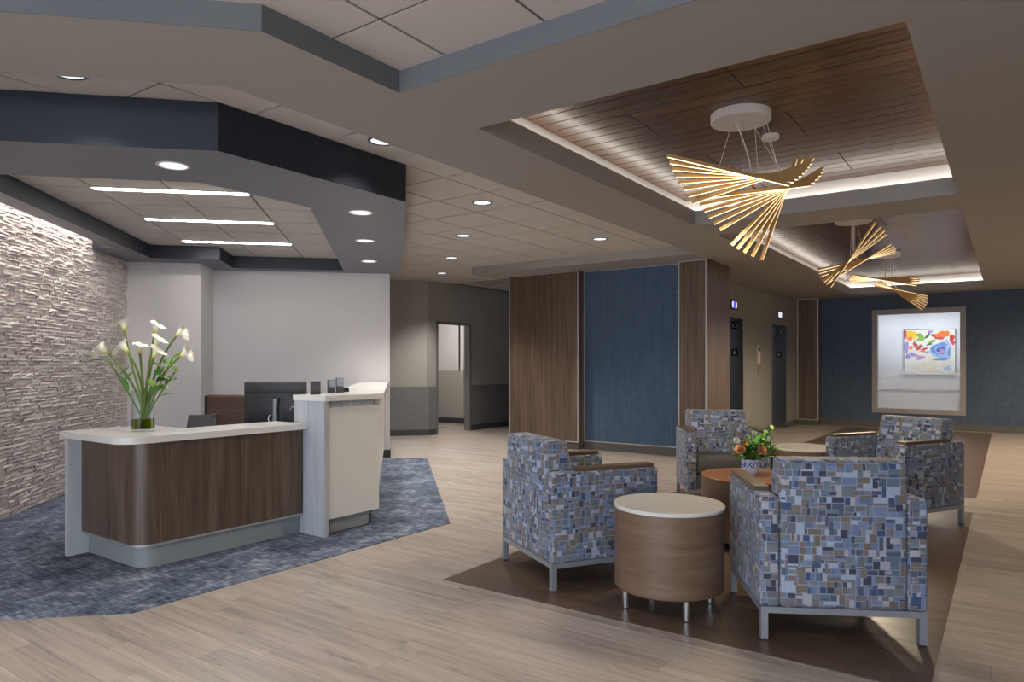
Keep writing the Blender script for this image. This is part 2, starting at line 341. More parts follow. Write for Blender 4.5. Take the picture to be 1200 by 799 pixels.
# bowl: white porcelain with blue painted sprays on the upper half
m, nt, b = new_mat('blue and white porcelain'); L = nt.links.new
tc = N(nt, 'ShaderNodeTexCoord'); n1 = N(nt, 'ShaderNodeTexNoise'); n1.inputs['Scale'].default_value = 42; n1.inputs['Detail'].default_value = 3; n1.inputs['Distortion'].default_value = 2.0
L(tc.outputs['Object'], n1.inputs['Vector']); sp = N(nt, 'ShaderNodeSeparateXYZ'); L(tc.outputs['Object'], sp.inputs[0])
g1 = N(nt, 'ShaderNodeMath', operation='GREATER_THAN'); L(n1.outputs['Fac'], g1.inputs[0]); g1.inputs[1].default_value = 0.5
g2 = N(nt, 'ShaderNodeMath', operation='GREATER_THAN'); L(sp.outputs[2], g2.inputs[0]); g2.inputs[1].default_value = 0.062
mu = N(nt, 'ShaderNodeMath', operation='MULTIPLY'); L(g1.outputs[0], mu.inputs[0]); L(g2.outputs[0], mu.inputs[1])
mx = N(nt, 'ShaderNodeMix', data_type='RGBA'); L(mu.outputs[0], mx.inputs['Factor']); mx.inputs['A'].default_value = rgb(s2l((226, 230, 240))); mx.inputs['B'].default_value = rgb(s2l((84, 118, 196)))
L(mx.outputs['Result'], b.inputs['Base Color']); b.inputs['Roughness'].default_value = 0.15
M['porcelain'] = m

# ------------------------------------------------------------------ mesh helpers
def bm_box(bm, x0, x1, y0, y1, z0, z1, bev=0.0, seg=2):
    r = bmesh.ops.create_cube(bm, size=1.0)
    vs = r['verts']
    for v in vs:
        v.co = Vector(((x0+x1)/2 + v.co.x*(x1-x0), (y0+y1)/2 + v.co.y*(y1-y0), (z0+z1)/2 + v.co.z*(z1-z0)))
    if bev:
        es = list({e for v in vs for e in v.link_edges})
        bmesh.ops.bevel(bm, geom=es, offset=bev, segments=seg, profile=0.5, affect='EDGES')
def box(*a, **k):
    bm = bmesh.new(); bm_box(bm, *a, **k); return bm
def boxes(lst):
    bm = bmesh.new()
    for a in lst: bm_box(bm, *a[:6], bev=a[6] if len(a) > 6 else 0)
    return bm
def bm_prism(bm, poly, z0, z1):
    n = len(poly)
    area = sum(poly[i][0]*poly[(i+1) % n][1] - poly[(i+1) % n][0]*poly[i][1] for i in range(n))
    if area < 0: poly = poly[::-1]
    lo = [bm.verts.new((p[0], p[1], z0)) for p in poly]; hi = [bm.verts.new((p[0], p[1], z1)) for p in poly]
    bm.faces.new(lo[::-1]); bm.faces.new(hi)
    for i in range(n):
        bm.faces.new((lo[i], lo[(i+1) % n], hi[(i+1) % n], hi[i]))
def prism(poly, z0, z1):
    bm = bmesh.new(); bm_prism(bm, list(poly), z0, z1); return bm
def prisms(polys, z0, z1):
    bm = bmesh.new()
    for p in polys: bm_prism(bm, list(p), z0, z1)
    return bm
def bm_lathe(bm, prof, seg=32, cx=0, cy=0):
    rings = []
    for r, z in prof:
        if r < 1e-6: rings.append([bm.verts.new((cx, cy, z))])
        else: rings.append([bm.verts.new((cx + r*math.cos(2*math.pi*i/seg), cy + r*math.sin(2*math.pi*i/seg), z)) for i in range(seg)])
    for a, c in zip(rings, rings[1:]):
        for i in range(seg):
            j = (i+1) % seg
            if len(a) == 1 and len(c) == 1: continue
            if len(a) == 1: bm.faces.new((a[0], c[j], c[i]))
            elif len(c) == 1: bm.faces.new((a[i], a[j], c[0]))
            else: bm.faces.new((a[i], a[j], c[j], c[i]))
def lathe(prof, seg=32, cx=0, cy=0):
    bm = bmesh.new(); bm_lathe(bm, prof, seg, cx, cy); return bm
def bm_tube(bm, pts, rad, seg=8):
    pts = [Vector(p) for p in pts]; n = len(pts)
    rads = rad if isinstance(rad, (list, tuple)) else [rad]*n
    rings = []; ref = Vector((0.31, 0.17, 0.93)).normalized()
    for i, p in enumerate(pts):
        d = (pts[min(i+1, n-1)] - pts[max(i-1, 0)]).normalized()
        rr = ref if abs(d.dot(ref)) < 0.95 else Vector((1, 0, 0))
        a = d.cross(rr).normalized(); c = d.cross(a).normalized()
        rings.append([bm.verts.new(p + (a*math.cos(2*math.pi*k/seg) + c*math.sin(2*math.pi*k/seg))*rads[i]) for k in range(seg)])
    for a, c in zip(rings, rings[1:]):
        for k in range(seg):
            bm.faces.new((a[k], a[(k+1) % seg], c[(k+1) % seg], c[k]))
    bm.faces.new(rings[0][::-1]); bm.faces.new(rings[-1])
def tube(pts, rad, seg=8):
    bm = bmesh.new(); bm_tube(bm, pts, rad, seg); return bm
def bez(p0, p1, p2, n=8):
    p0, p1, p2 = Vector(p0), Vector(p1), Vector(p2)
    return [p0*(1-t)**2 + p1*2*t*(1-t) + p2*t*t for t in [i/n for i in range(n+1)]]
def bm_bar(bm, a, c, w, h, up=Vector((0, 0, 1))):
    a, c = Vector(a), Vector(c); d = (c-a).normalized(); s = d.cross(up).normalized(); u = s.cross(d).normalized()
    vs = []
    for p in (a, c):
        for sx, sy in ((-1, -1), (1, -1), (1, 1), (-1, 1)):
            vs.append(bm.verts.new(p + s*(sx*w/2) + u*(sy*h/2)))
    for f in ((3, 2, 1, 0), (4, 5, 6, 7), (0, 1, 5, 4), (1, 2, 6, 5), (2, 3, 7, 6), (3, 0, 4, 7)):
        bm.faces.new([vs[i] for i in f])
def bar(a, c, w, h, up=Vector((0, 0, 1))):
    bm = bmesh.new(); bm_bar(bm, a, c, w, h, up); return bm
def to_mesh(name, bm, mats, smooth=False, uv=False):
    bmesh.ops.recalc_face_normals(bm, faces=bm.faces[:])
    if uv:
        lay = bm.loops.layers.uv.new('UVMap')
        for f in bm.faces:
            n = f.normal; ax = max(range(3), key=lambda i: abs(n[i]))
            for l in f.loops:
                c = l.vert.co
                l[lay].uv = ((c.y + 3.3, c.z + 5.1), (c.x + 7.7, c.z + 5.1), (c.x + 1.9, c.y + 2.4))[ax]
    me = bpy.data.meshes.new(name); bm.to_mesh(me); bm.free()
    for mm in (mats if isinstance(mats, (list, tuple)) else [mats]): me.materials.append(M[mm] if isinstance(mm, str) else mm)
    if smooth:
        me.shade_smooth()
        me.set_sharp_from_angle(angle=math.radians(40))
    return me
def link(name, data, parent=None, loc=(0, 0, 0), rotz=0.0):
    o = bpy.data.objects.new(name, data); COL.objects.link(o); o.location = loc; o.rotation_euler = (0, 0, rotz)
    if parent is not None: o.parent = parent
    return o
def obj(name, bm, mat, parent=None, loc=(0, 0, 0), rotz=0.0, smooth=False, uv=False):
    return link(name, to_mesh(name, bm, mat, smooth, uv), parent, loc, rotz)
def tag(o, label, cat, group=None, kind=None):
    o['label'] = label; o['category'] = cat
    if group: o['group'] = group
    if kind: o['kind'] = kind
    return o
def thing(name, label, cat, loc=(0, 0, 0), rotz=0.0, group=None):
    return tag(link(name, None, None, loc, rotz), label, cat, group)
def struct(name, bm, mat, label, cat, loc=(0, 0, 0), rotz=0.0):
    return tag(obj(name, bm, mat, None, loc, rotz), label, cat, None, 'structure')
def copy_tree(o, parent=None):
    c = o.copy(); COL.objects.link(c)
    if parent is not None: c.parent = parent
    for ch in o.children: copy_tree(ch, c)
    return c
def text_mesh(s, size, depth=0.001):
    cu = bpy.data.curves.new('lettering', 'FONT'); cu.body = s; cu.size = size; cu.extrude = depth
    cu.align_x = 'CENTER'; cu.align_y = 'CENTER'
    o = bpy.data.objects.new('lettering', cu); COL.objects.link(o)
    bpy.context.view_layer.update()
    me = bpy.data.meshes.new_from_object(o.evaluated_get(bpy.context.evaluated_depsgraph_get()))
    bpy.data.objects.remove(o); return me

# ------------------------------------------------------------------ heights of the shell
S = 2.80      # soffit
C = 2.92      # tile ceiling
B = 2.62      # canopy underside
HT = 2.78     # tiles inside the canopy
WC = 3.10     # wood tray ceiling
TL = 2.95     # top of tray lip
FARY = 16.70; ELX = -3.85

# ================================================================== FLOOR
floor = struct('floor', box(-12, 3.5, -5.2, 20, -0.2, -0.008), 'floor_wood', 'light greyed oak plank floor of the lobby', 'floor')
pw, pl_ = 0.18, 1.22
plank_me = to_mesh('plank', box(-pl_/2+0.0008, pl_/2-0.0008, -pw/2+0.0008, pw/2-0.0008, -0.008, 0.0), 'floor_wood')
cells = []
iy = 0; y = -1.5
while y < FARY:
    x = -9.6 - random.random()*pl_
    while x < 3.4:
        cells.append((x + pl_/2, y + pw/2)); x += pl_
    y += pw
def vis_area(x, y, hx, hy, z=0.0):
    p = proj(x, y, z)
    if p is None or not (-40 < p[0] < 1240 and 430 < p[1] < 840): return 0
    return 1.0 / p[2]**3
inlays = [(-2.84, -0.26, 3.26, 7.47), (-2.84, -0.26, 8.32, 16.36)]
carpet_poly = [st(-3.302, 4.0), (-3.80, 1.857), (-3.80, 4.45), st(0.46, 9.97), st(-0.064, 10.07), st(-2.43, 10.07), st(-2.43, 9.44), st(-3.302, 9.44)]
def in_poly(p, poly):
    r = False; n = len(poly)
    for i in range(n):
        a, c = poly[i], poly[(i+1) % n]
        if (a[1] > p[1]) != (c[1] > p[1]) and p[0] < (c[0]-a[0])*(p[1]-a[1])/(c[1]-a[1]) + a[0]: r = not r
    return r
def hidden(x, y):
    for dx in (-0.6, 0, 0.6):
        for dy in (-0.09, 0.09):
            q = (x+dx, y+dy)
            if not (in_poly(q, carpet_poly) or any(a < q[0] < b_ and c < q[1] < d for a, b_, c, d in inlays)): return False
    return True
cells = [(vis_area(x, y, 0, 0), x, y) for x, y in cells if not hidden(x, y)]
cells.sort(reverse=True)
for k, (a, x, y) in enumerate(cells[:300]):
    link('plank', plank_me, floor, (x, y, 0))
bm = bmesh.new()
for a, x, y in cells[300:]:
    bm_box(bm, x-pl_/2+0.0008, x+pl_/2-0.0008, y-pw/2+0.0008, y+pw/2-0.0008, -0.008, 0.0)
o = obj('plank_field', bm, 'floor_wood', floor); o['kind'] = 'stuff'
# dark inlaid plank fields
for fx0, fx1, fy0, fy1 in inlays:
    nrow = round((fy1-fy0)/pw); rh = (fy1-fy0)/nrow
    for r in range(nrow):
        off = (r*0.47) % 1.22; xs = [fx0] + [x for x in (fx0+off, fx0+off+1.22, fx0+off+2.44) if fx0+0.12 < x < fx1-0.12] + [fx1]
        for a, c in zip(xs, xs[1:]):
            hw = (c-a)/2-0.0008
            obj('dark_plank', box(-hw, hw, -rh/2+0.0008, rh/2-0.0008, 0.0002, 0.003), 'dark_wood', floor, ((a+c)/2, fy0+rh*(r+0.5), 0))
struct('floor_carpet', prism(carpet_poly, 0.0003, 0.006), 'carpet', 'distressed blue carpet with angled edges under the reception desk', 'carpet')
struct('floor_carpet', prism([(-9.0, 8.9), (-8.2, 8.9), (-6.72, 7.40), (-7.15, 7.12)], 0.0003, 0.005), 'carpet_beige', 'taupe flecked carpet strip in the corridor past the reception wall', 'carpet')

# ================================================================== CEILING
ceil = struct('ceiling', boxes([(-12, -3.3, -5.2, FARY+0.1, C+0.008, C+0.03), (-3.3, 3.5, -5.2, 2.8, C+0.008, C+0.03)]), 'tbar', 'suspended ceiling grid holding pale square tiles', 'ceiling')
tile_me = to_mesh('ceiling_tile', box(-0.2965, 0.2965, -0.2965, 0.2965, 0.0, 0.012), 'tile')
can_outer = [st(-3.302, 4.476), (-3.91, 2.42), (-3.91, 4.04), st(0.092, 10.076), st(-3.302, 10.076)]
def shrink(poly, k):
    cx = sum(p[0] for p in poly)/len(poly); cy = sum(p[1] for p in poly)/len(poly)
    return [(cx+(p[0]-cx)*k, cy+(p[1]-cy)*k) for p in poly]
can_in = shrink(can_outer, 0.84)
for i in range(-12, 14):
    for j in range(-12, 16):
        x = -3.92 - 0.305 + 0.61*i; y = 4.51 + 0.305 + 0.61*j
        s, t = (x+y)/R2, (y-x)/R2
        corridor = x < -3.1 and x > -9.4 and not in_poly((x, y), can_in) and s > -3.6 and t > 2.9 and (t < 13.8 or (x > -9.0 and y > 9.7)) and (y < 9.25 or x < -6.5) and (t < 10.0 or s > -0.6)
        if corridor and y < 13.5: link('ceiling_tile', tile_me, ceil, (x, y, C))
for i in range(-1, 8):
    for j in range(-3, 2):
        x = -2.37 + 0.305 + 0.61*i; y = 2.28 - 0.305 + 0.61*j
        link('ceiling_tile', tile_me, ceil, (x, y, C))

soffit_polys = [
    [(-3.38, 2.146), (-2.70, 1.88), (-6.70, -2.12), (-7.38, -1.854)],
    [(-3.38, 2.146), (-3.38, 2.74), (-2.70, 2.74), (-2.70, 1.88)],
    [(-3.38, 2.74), (3.45, 2.74), (3.45, 3.43), (-3.38, 3.43)],
    [(-3.38, 3.43), (-2.70, 3.43), (-2.70, 9.5), (-3.38, 9.5)],
    [(-3.84, 9.5), (-2.70, 9.5), (-2.70, FARY), (-3.84, FARY)],
    [(-7.156, 8.92), (-3.38, 8.92), (-3.38, 9.65), (-7.156, 9.65)],
    [(-0.36, 3.43), (3.45, 3.43), (3.45, FARY), (-0.36, FARY)],
    [(-2.70, 7.13), (-0.36, 7.13), (-0.36, 7.82), (-2.70, 7.82)],
    [(-2.70, 16.03), (-0.36, 16.03), (-0.36, FARY), (-2.70, FARY)]]
struct('ceiling_soffit', prisms(soffit_polys, S, TL), 'gyp', 'warm grey dropped soffit framing the ceiling trays', 'soffit')
# cool grey lip of the front coffer
q = 0.004
lipb = bmesh.new()
for a, c in (((-6.70, -2.12), (-2.70, 1.88)), ((-2.70, 1.88), (-2.70, 2.74)), ((-2.70, 2.74), (3.4, 2.74))):
    d = Vector((c[0]-a[0], c[1]-a[1])).normalized(); nrm = Vector((d.y, -d.x))*q
    bm_prism(lipb, [a, c, (c[0]+nrm.x, c[1]+nrm.y), (a[0]+nrm.x, a[1]+nrm.y)], S, C+0.006)
struct('trim_1', lipb, 'lip', 'cool grey painted lip around the front ceiling coffer', 'trim')

# wood trays
G = 0.16
trays = [(-2.70, -0.36, 3.43, 7.13), (-2.70, -0.36, 7.82, 16.03)]
for k, (x0, x1, y0, y1) in enumerate(trays):
    a0, a1, b0, b1 = x0-G, x1+G, y0-G, y1+G
    tr = struct('ceiling_tray', boxes([(a0-0.04, a0, b0-0.04, b1+0.04, TL, 3.2), (a1, a1+0.04, b0-0.04, b1+0.04, TL, 3.2), (a0, a1, b0-0.04, b0, TL, 3.2), (a0, a1, b1, b1+0.04, TL, 3.2), (a0-0.04, a1+0.04, b0-0.04, b1+0.04, 3.2, 3.24)]),
                'cove', ('lit recessed tray with wood planks over the armchairs', 'lit recessed tray with wood planks beside the elevators')[k], 'ceiling tray')
    pitch = 0.15; n = int((b1-b0-0.02)/pitch); pit = (b1-b0-0.02)/n
    for r in range(n):
        mod = (r // 4)
        cut = a0 + 0.55 + ((mod*0.93) % 1.75)
        yc = b0+0.01+pit*(r+0.5)
        for xa, xb in ((a0+0.012, cut-0.004), (cut+0.004, a1-0.012)):
            hw = (xb-xa)/2
            obj('ceiling_plank', box(-hw, hw, -pit/2+0.006, pit/2-0.006, 0, 0.02), 'ceil_wood', tr, ((xa+xb)/2, yc, WC))
    obj('plank_backing', box(a0, a1, b0, b1, WC+0.021, WC+0.03), 'black', tr)
    strips = [(a0+0.03, a0+0.07, b0+0.03, b1-0.03), (a1-0.07, a1-0.03, b0+0.03, b1-0.03), (a0+0.08, a1-0.08, b0+0.03, b0+0.07), (a0+0.08, a1-0.08, b1-0.07, b1-0.03)]
    for xa, xb, ya, yb in strips:
        obj('cove_strip', box(xa, xb, ya, yb, TL+0.002, TL+0.014), 'cove_light', tr)

# navy canopy over reception
Hh = [st(-2.913, 5.268), (-4.69, 2.76), (-4.69, 3.72), st(-0.686, 9.815), st(-2.12, 9.815), st(-2.12, 9.07), st(-2.913, 9.07)]
O1, O2 = (-3.91, 2.42), (-3.91, 4.04)
can = prisms([
    [st(-3.10, 4.476), O1, Hh[1], Hh[0], st(-3.10, 5.268)],
    [O1, O2, Hh[2], Hh[1]],
    [O2, st(0.092, 10.07), st(-0.686, 10.07), Hh[2]],
    [st(-0.686, 9.815), st(-0.686, 10.07), st(-2.43, 10.07), st(-2.43, 9.815)],
    [st(-2.12, 9.815), st(-2.43, 9.815), st(-2.43, 9.435), st(-3.30, 9.435), st(-3.30, 9.07), st(-2.12, 9.07)],
    [st(-3.10, 5.268), st(-2.913, 5.268), st(-2.913, 9.07), st(-3.30, 9.07), st(-3.30, 8.403), st(-3.10, 8.403)]], B, 2.915)
for f in can.faces:
    f.normal_update(); f.material_index = 1 if f.calc_center_median().z < B+0.01 else 0
canopy = struct('ceiling_canopy', can, ['navy', 'slate'], 'angular navy canopy hanging over the reception desk', 'canopy')
# tiles and lights inside the canopy (laid on the diagonal)
ROT45 = math.radians(45)
cgrid = obj('grid_backing', prism([Hh[0], Hh[1], Hh[2], Hh[3], st(-2.913, 9.815)], HT+0.008, HT+0.02), 'tbar', canopy)
hole_big = shrink([Hh[0], Hh[1], Hh[2], Hh[3], st(-2.913, 9.815)], 1.14)
for i in range(-3, 6):
    for j in range(-4, 8):
        s = -2.44 + 0.61*i + 0.305; t = 6.21 + 0.61*j + 0.305
        p = st(s, t)
        if in_poly(p, hole_big): link('ceiling_tile', tile_me, canopy, (p[0], p[1], HT), ROT45)
obj('slot_cap', prism([st(-3.30, 4.476), st(-3.10, 4.476), st(-3.10, 8.403), st(-3.30, 8.403)], 2.895, 2.913), 'cove', canopy)
obj('slot_strip', prism([st(-3.15, 4.5), st(-3.115, 4.5), st(-3.115, 8.39), st(-3.15, 8.39)], 2.875, 2.894), 'stone_light', canopy)
for k, (t, nm) in enumerate(((6.22, 'white linear light strip nearest the front edge of the navy canopy'), (7.45, 'white linear light strip in the middle of the canopy tiles'), (8.70, 'white linear light strip nearest the reception wall'))):
    p = st(-1.83, t)
    o = thing('linear_light', nm, 'light', (p[0], p[1], HT-0.012), ROT45, 'linear lights inside the navy canopy')
    obj('housing', box(-0.62, 0.62, -0.042, 0.042, 0.004, 0.03), 'white_metal', o)
    obj('diffuser', box(-0.605, 0.605, -0.03, 0.03, 0.0, 0.006), 'line_light', o)

# recessed downlights
def downlight(x, y, z, label, group, watt=DOWN_W, ring='white_metal', warm=(1.0, 0.95, 0.89), cone=115):
    o = thing('recessed_downlight', label, 'ceiling light', (x, y, z), 0, group)
    obj('trim_ring', lathe([(0.084, -0.004), (0.100, -0.004), (0.103, 0.0), (0.084, 0.0), (0.084, -0.004)], 32), ring, o, smooth=True)
    obj('lens', lathe([(0.0, -0.001), (0.0845, -0.001), (0.0845, 0.006), (0, 0.006)], 32), 'lens', o)
    l = bpy.data.lights.new('downlight_lamp', 'SPOT'); l.energy = watt; l.spot_size = math.radians(cone); l.spot_blend = 0.7
    l.shadow_soft_size = 0.06; l.color = warm
    lo = bpy.data.objects.new('downlight_lamp', l); COL.objects.link(lo); lo.parent = o; lo.location = (0, 0, -0.02)
    return o
for (x, y), wh, wt in (((-4.432, 2.424), 'over the calla vase', 0.55), ((-4.491, 4.095), 'at its outer corner', 0.6), ((-5.47, 5.047), 'halfway along the row over the tall counter', 0.7), ((-6.512, 6.065), 'at the reception wall end of the row', 0.8)):
    downlight(x, y, B, 'recessed downlight in the navy canopy underside ' + wh, 'downlights in the canopy underside', DOWN_W*wt)
for (x, y), wh in (((-4.222, 5.428), 'nearest the dropped soffit'), ((-5.48, 6.668), 'second from the dropped soffit'), ((-6.756, 7.941), 'third from the dropped soffit'), ((-8.015, 9.17), 'nearest the open doorway')):
    downlight(x, y, C, 'recessed downlight in the corridor tile row, ' + wh, 'corridor row of downlights', DOWN_W*(1.25 if y < 7 else 2.6), 'black_soft')
downlight(-4.219, 7.851, C, 'round recessed downlight in the tile ceiling before the blue wall panel', 'downlights in the tile ceiling', DOWN_W, 'black_soft')
downlight(-3.64, 3.52, C, 'half hidden round downlight between navy canopy corner and grey soffit', 'downlights in the tile ceiling', DOWN_W*0.4, 'black_soft')
downlight(-4.19, 1.70, C, 'half hidden round downlight above the front face of the navy canopy', 'downlights in the tile ceiling', DOWN_W*0.35, 'black_soft')
# unseen downlights above and behind the viewpoint, set to brighten the front floor
for x, y, k in ((-1.2, 0.6, 2.6), (1.2, 0.6, 0.7), (-1.2, -1.9, 2.2), (1.2, -1.9, 0.7), (-3.4, -1.0, 2.8)):
    downlight(x, y, C, 'unseen recessed downlight in the front ceiling coffer, brightening the front floor', 'unseen downlights in the front coffer', DOWN_W*k)
for y in (10.4, 12.6, 14.8):  # lamps added out of view to brighten the elevator wall and narrow column
    downlight(1.5, y, S, 'added warm downlight out of view in the side soffit, brightening the elevator wall', 'added downlights in the side soffit', DOWN_W*2.6, 'white_metal', (1.0, 0.80, 0.56), 168)
# ceiling air vent in the corridor
p = (-8.0, 10.75)
v = thing('ceiling_vent', 'flat grey air vent in the corridor ceiling near the wood column', 'vent', (p[0], p[1], C-0.004), 0)
M['vent'] = plain('grey vent enamel', s2l((150, 146, 142)), 0.5)
obj('vent_frame', boxes([(-0.45, 0.45, -0.3, -0.27, -0.008, 0.004), (-0.45, 0.45, 0.27, 0.3, -0.008, 0.004), (-0.45, -0.42, -0.27, 0.27, -0.008, 0.004), (0.42, 0.45, -0.27, 0.27, -0.008, 0.004)]), 'vent', v)
for k in range(9):
    obj('slat', bar((-0.42, -0.24+0.06*k, -0.002), (0.42, -0.24+0.06*k, -0.002), 0.045, 0.004, Vector((0, 0.4, 1))), 'vent', v)

# ================================================================== WALLS
# ledger stone wall
sw = struct('wall_left', box(3.0, 9.44, 3.322, 3.5, 0, 2.915), 'stone', 'white split face ledger stone wall behind reception', 'wall', rotz=math.radians(135))
variants = []
rs = random.Random(3)
def stone_bm(bm, cx, z, ln, ht, rg, base=3.325):
    """one split-faced stone, its rough face looking into the room (-y)"""
    nx, nz = 4, 2; dep = 0.010 + rg.random()*0.022
    grid = []
    for i in range(nx+1):
        row = []
        for k in range(nz+1):
            edge = (i in (0, nx)) or (k in (0, nz))
            yy = base - dep*(0.62 if edge else 1.0) - rg.uniform(-0.006, 0.008)
            row.append(bm.verts.new((cx - ln/2 + ln*i/nx + (0 if i in (0, nx) else rg.uniform(-.1, .1)*ln/nx), yy, z + ht*k/nz + (0 if k in (0, nz) else rg.uniform(-.2, .2)*ht/nz))))
        grid.append(row)
    for i in range(nx):
        for k in range(nz):
            bm.faces.new((grid[i][k], grid[i+1][k], grid[i+1][k+1], grid[i][k+1]))
    bk = [bm.verts.new((x_, base, z_)) for x_, z_ in ((cx-ln/2, z), (cx+ln/2, z), (cx+ln/2, z+ht), (cx-ln/2, z+ht))]
    bm.faces.new([bk[0], bk[1]] + [grid[i][0] for i in range(nx, -1, -1)])
    bm.faces.new([bk[2], bk[3]] + [grid[i][nz] for i in range(nx+1)])
    bm.faces.new([bk[1], bk[2]] + [grid[nx][k] for k in range(nz, -1, -1)])
    bm.faces.new([bk[3], bk[0]] + [grid[0][k] for k in range(nz+1)])
stones = []
z = 0.004
while z < 2.905:
    ht = rs.choice((0.026, 0.03, 0.034, 0.038)); ht = min(ht, 2.91 - z)
    if ht < 0.008: break
    x = 3.0
    while x < 9.43:
        ln = rs.uniform(0.08, 0.30); ln = min(ln, 9.435 - x)
        if ln < 0.02: break
        stones.append((x + ln/2, z, ln - 0.0015, ht - 0.0012)); x += ln
    z += ht
def stone_score(q):
    tx = q[0]; p = st(-3.302, tx); pr = proj(p[0], p[1], q[1])
    if pr is None or not (0 < pr[0] < 148) or not (270 < pr[1] < 640): return 0
    if pr[0] > 78 and pr[1] > 500: return 0
    return q[2] / pr[2]**2
stones.sort(key=stone_score, reverse=True)
for q in stones[:300]:
    bm = bmesh.new(); stone_bm(bm, 0, 0, q[2], q[3], rs, base=0.0)
    obj('stone', bm, 'stone', sw, (q[0], 3.325, q[1]))
bm = bmesh.new()
for q in stones[300:]: stone_bm(bm, *q, rs)
o = obj('stone_courses', bm, 'stone', sw); o['kind'] = 'stuff'

def wallst(pts): return [st(*p) for p in pts]
wb = struct('wall_back', prism(wallst([(-3.45, 9.44), (-2.437, 9.44), (-2.437, 10.076), (-0.064, 10.076), (-0.064, 10.22), (-3.45, 10.22)]), 0, 2.915), 'white_wall', 'off white wall with a shallow step behind reception', 'wall')
struct('baseboard_back', prisms([wallst([(-0.3, 10.062), (-0.052, 10.062), (-0.052, 10.232), (-0.064, 10.232), (-0.064, 10.076), (-0.3, 10.076)])], 0.006, 0.12), 'base', 'dark rubber baseboard at the end of the white reception wall', 'baseboard')
# corridor
cw = struct('wall_corridor', prism(wallst([(-3, 13.24), (0.645, 13.24), (0.645, 13.39), (-3, 13.39)]), 0, C), 'grey_wall', 'grey corridor wall with darker wainscot facing reception', 'wall')
obj('wainscot', prism(wallst([(-3, 13.234), (0.646, 13.234), (0.646, 13.24), (-3, 13.24)]), 0.1, 0.92), 'wainscot', cw)
struct('baseboard_corridor', prism(wallst([(-3, 13.226), (0.646, 13.226), (0.646, 13.24), (-3, 13.24)]), 0.0, 0.11), 'base', 'dark baseboard of the grey corridor wall', 'baseboard')
DX = -8.90; d0, d1, dt = 10.06, 11.02, 2.12
cx0, cy0 = st(0.634, 13.24)
dw = struct('wall_doorway', boxes([(DX-0.12, DX, 9.79, d0-0.05, 0, C), (DX-0.12, DX, d1+0.05, 14.2, 0, C), (DX-0.12, DX, d0-0.05, d1+0.05, dt+0.05, C)]), 'grey_wall', 'grey wall pierced by the open doorway', 'wall')
obj('wainscot', boxes([(DX, DX+0.006, 9.79, d0-0.05, 0.1, 0.92), (DX, DX+0.006, d1+0.05, 14.2, 0.1, 0.92)]), 'wainscot', dw)
struct('baseboard_doorway', boxes([(DX, DX+0.014, 9.79, d0-0.05, 0, 0.11), (DX, DX+0.014, d1+0.05, 14.2, 0, 0.11)]), 'base', 'dark baseboard beside the open doorway', 'baseboard')
struct('door_1', boxes([(DX-0.13, DX+0.012, d0-0.05, d0, 0, dt+0.05), (DX-0.13, DX+0.012, d1, d1+0.05, 0, dt+0.05), (DX-0.13, DX+0.012, d0, d1, dt, dt+0.05)]), plain('grey door frame', s2l((120, 120, 120)), 0.4), 'grey steel frame of the open doorway at the corridor end', 'door frame')
rm = struct('wall_room', boxes([(-12.0, -11.3, 9.2, 14.2, 0, C), (-11.3, -10.2, 12.3, 12.45, 0, C), (-11.3, DX-0.10, 9.80, 9.90, 0, C), (-11.3, DX, 14.1, 14.2, 0, C), (-10.25, -10.1, 12.3, 14.2, 0, C)]), 'white_wall', 'pale walls of the small room beyond the doorway', 'wall')
obj('wainscot', boxes([(-11.3, -11.29, 9.9, 12.3, 0.1, 1.2), (-11.3, -10.1, 12.288, 12.3, 0.1, 1.2), (-10.1, -10.09, 12.288, 14.1, 0.1, 1.2)]), plain('beige wainscot', s2l((178, 174, 168)), 0.6), rm)
obj('room_base', boxes([(-11.29, -11.275, 9.9, 12.28, 0, 0.12), (-11.3, -10.09, 12.27, 12.288, 0, 0.12), (-10.09, -10.075, 12.27, 14.1, 0, 0.12)]), 'base', rm)
ol = thing('room_light', 'square light panel in the ceiling of the small room beyond the doorway', 'ceiling light', (-9.7, 11.2, C-0.005))
obj('frame', box(-0.32, 0.32, -0.32, 0.32, -0.012, 0.0), 'white_metal', ol); obj('diffuser', box(-0.3, 0.3, -0.3, 0.3, -0.016, -0.011), emit('small room diffuser', (1, 0.96, 0.9), 14.0), ol)
struct('wall_corridor_end', box(DX, -6.6, 13.9, 14.1, 0, C), 'grey_wall', 'grey wall closing the corridor behind the wood column', 'wall')

# wood columns, blue panel, elevators
def edged_column(name, label, x0, x1, y0, y1, mat, z1=S, trims=()):
    c = struct(name, box(x0, x1, y0, y1, 0.12, z1-0.002), mat, label, 'column')
    obj('column_base', box(x0+0.01, x1-0.01 if x1 else x1, y0+0.01, y1, 0, 0.12), 'base_taupe', c)
    for a in trims: obj('corner_trim', box(*a), 'metal_strip', c)
    return c
def vt(x, y, z1=S): return (x-0.011, x+0.011, y-0.011, y+0.011, 0.12, z1-0.003)
edged_column('wall_column', 'broad walnut clad column left of the blue wall panel', -6.79, -5.47, 9.47, 11.0, 'walnut2', trims=[vt(-6.785, 9.475), vt(-5.475, 9.475), (-6.79, -5.47, 9.46, 9.47, S-0.016, S-0.002), (-6.79, -5.47, 9.46, 9.47, 0.115, 0.13)])
edged_column('wall_column', 'narrow walnut clad column at the start of the elevator wall', -3.83, -3.42, 9.47, 10.45, 'walnut2', trims=[vt(-3.825, 9.475), vt(-3.425, 9.475), (-3.83, -3.42, 9.46, 9.47, S-0.016, S-0.002)])
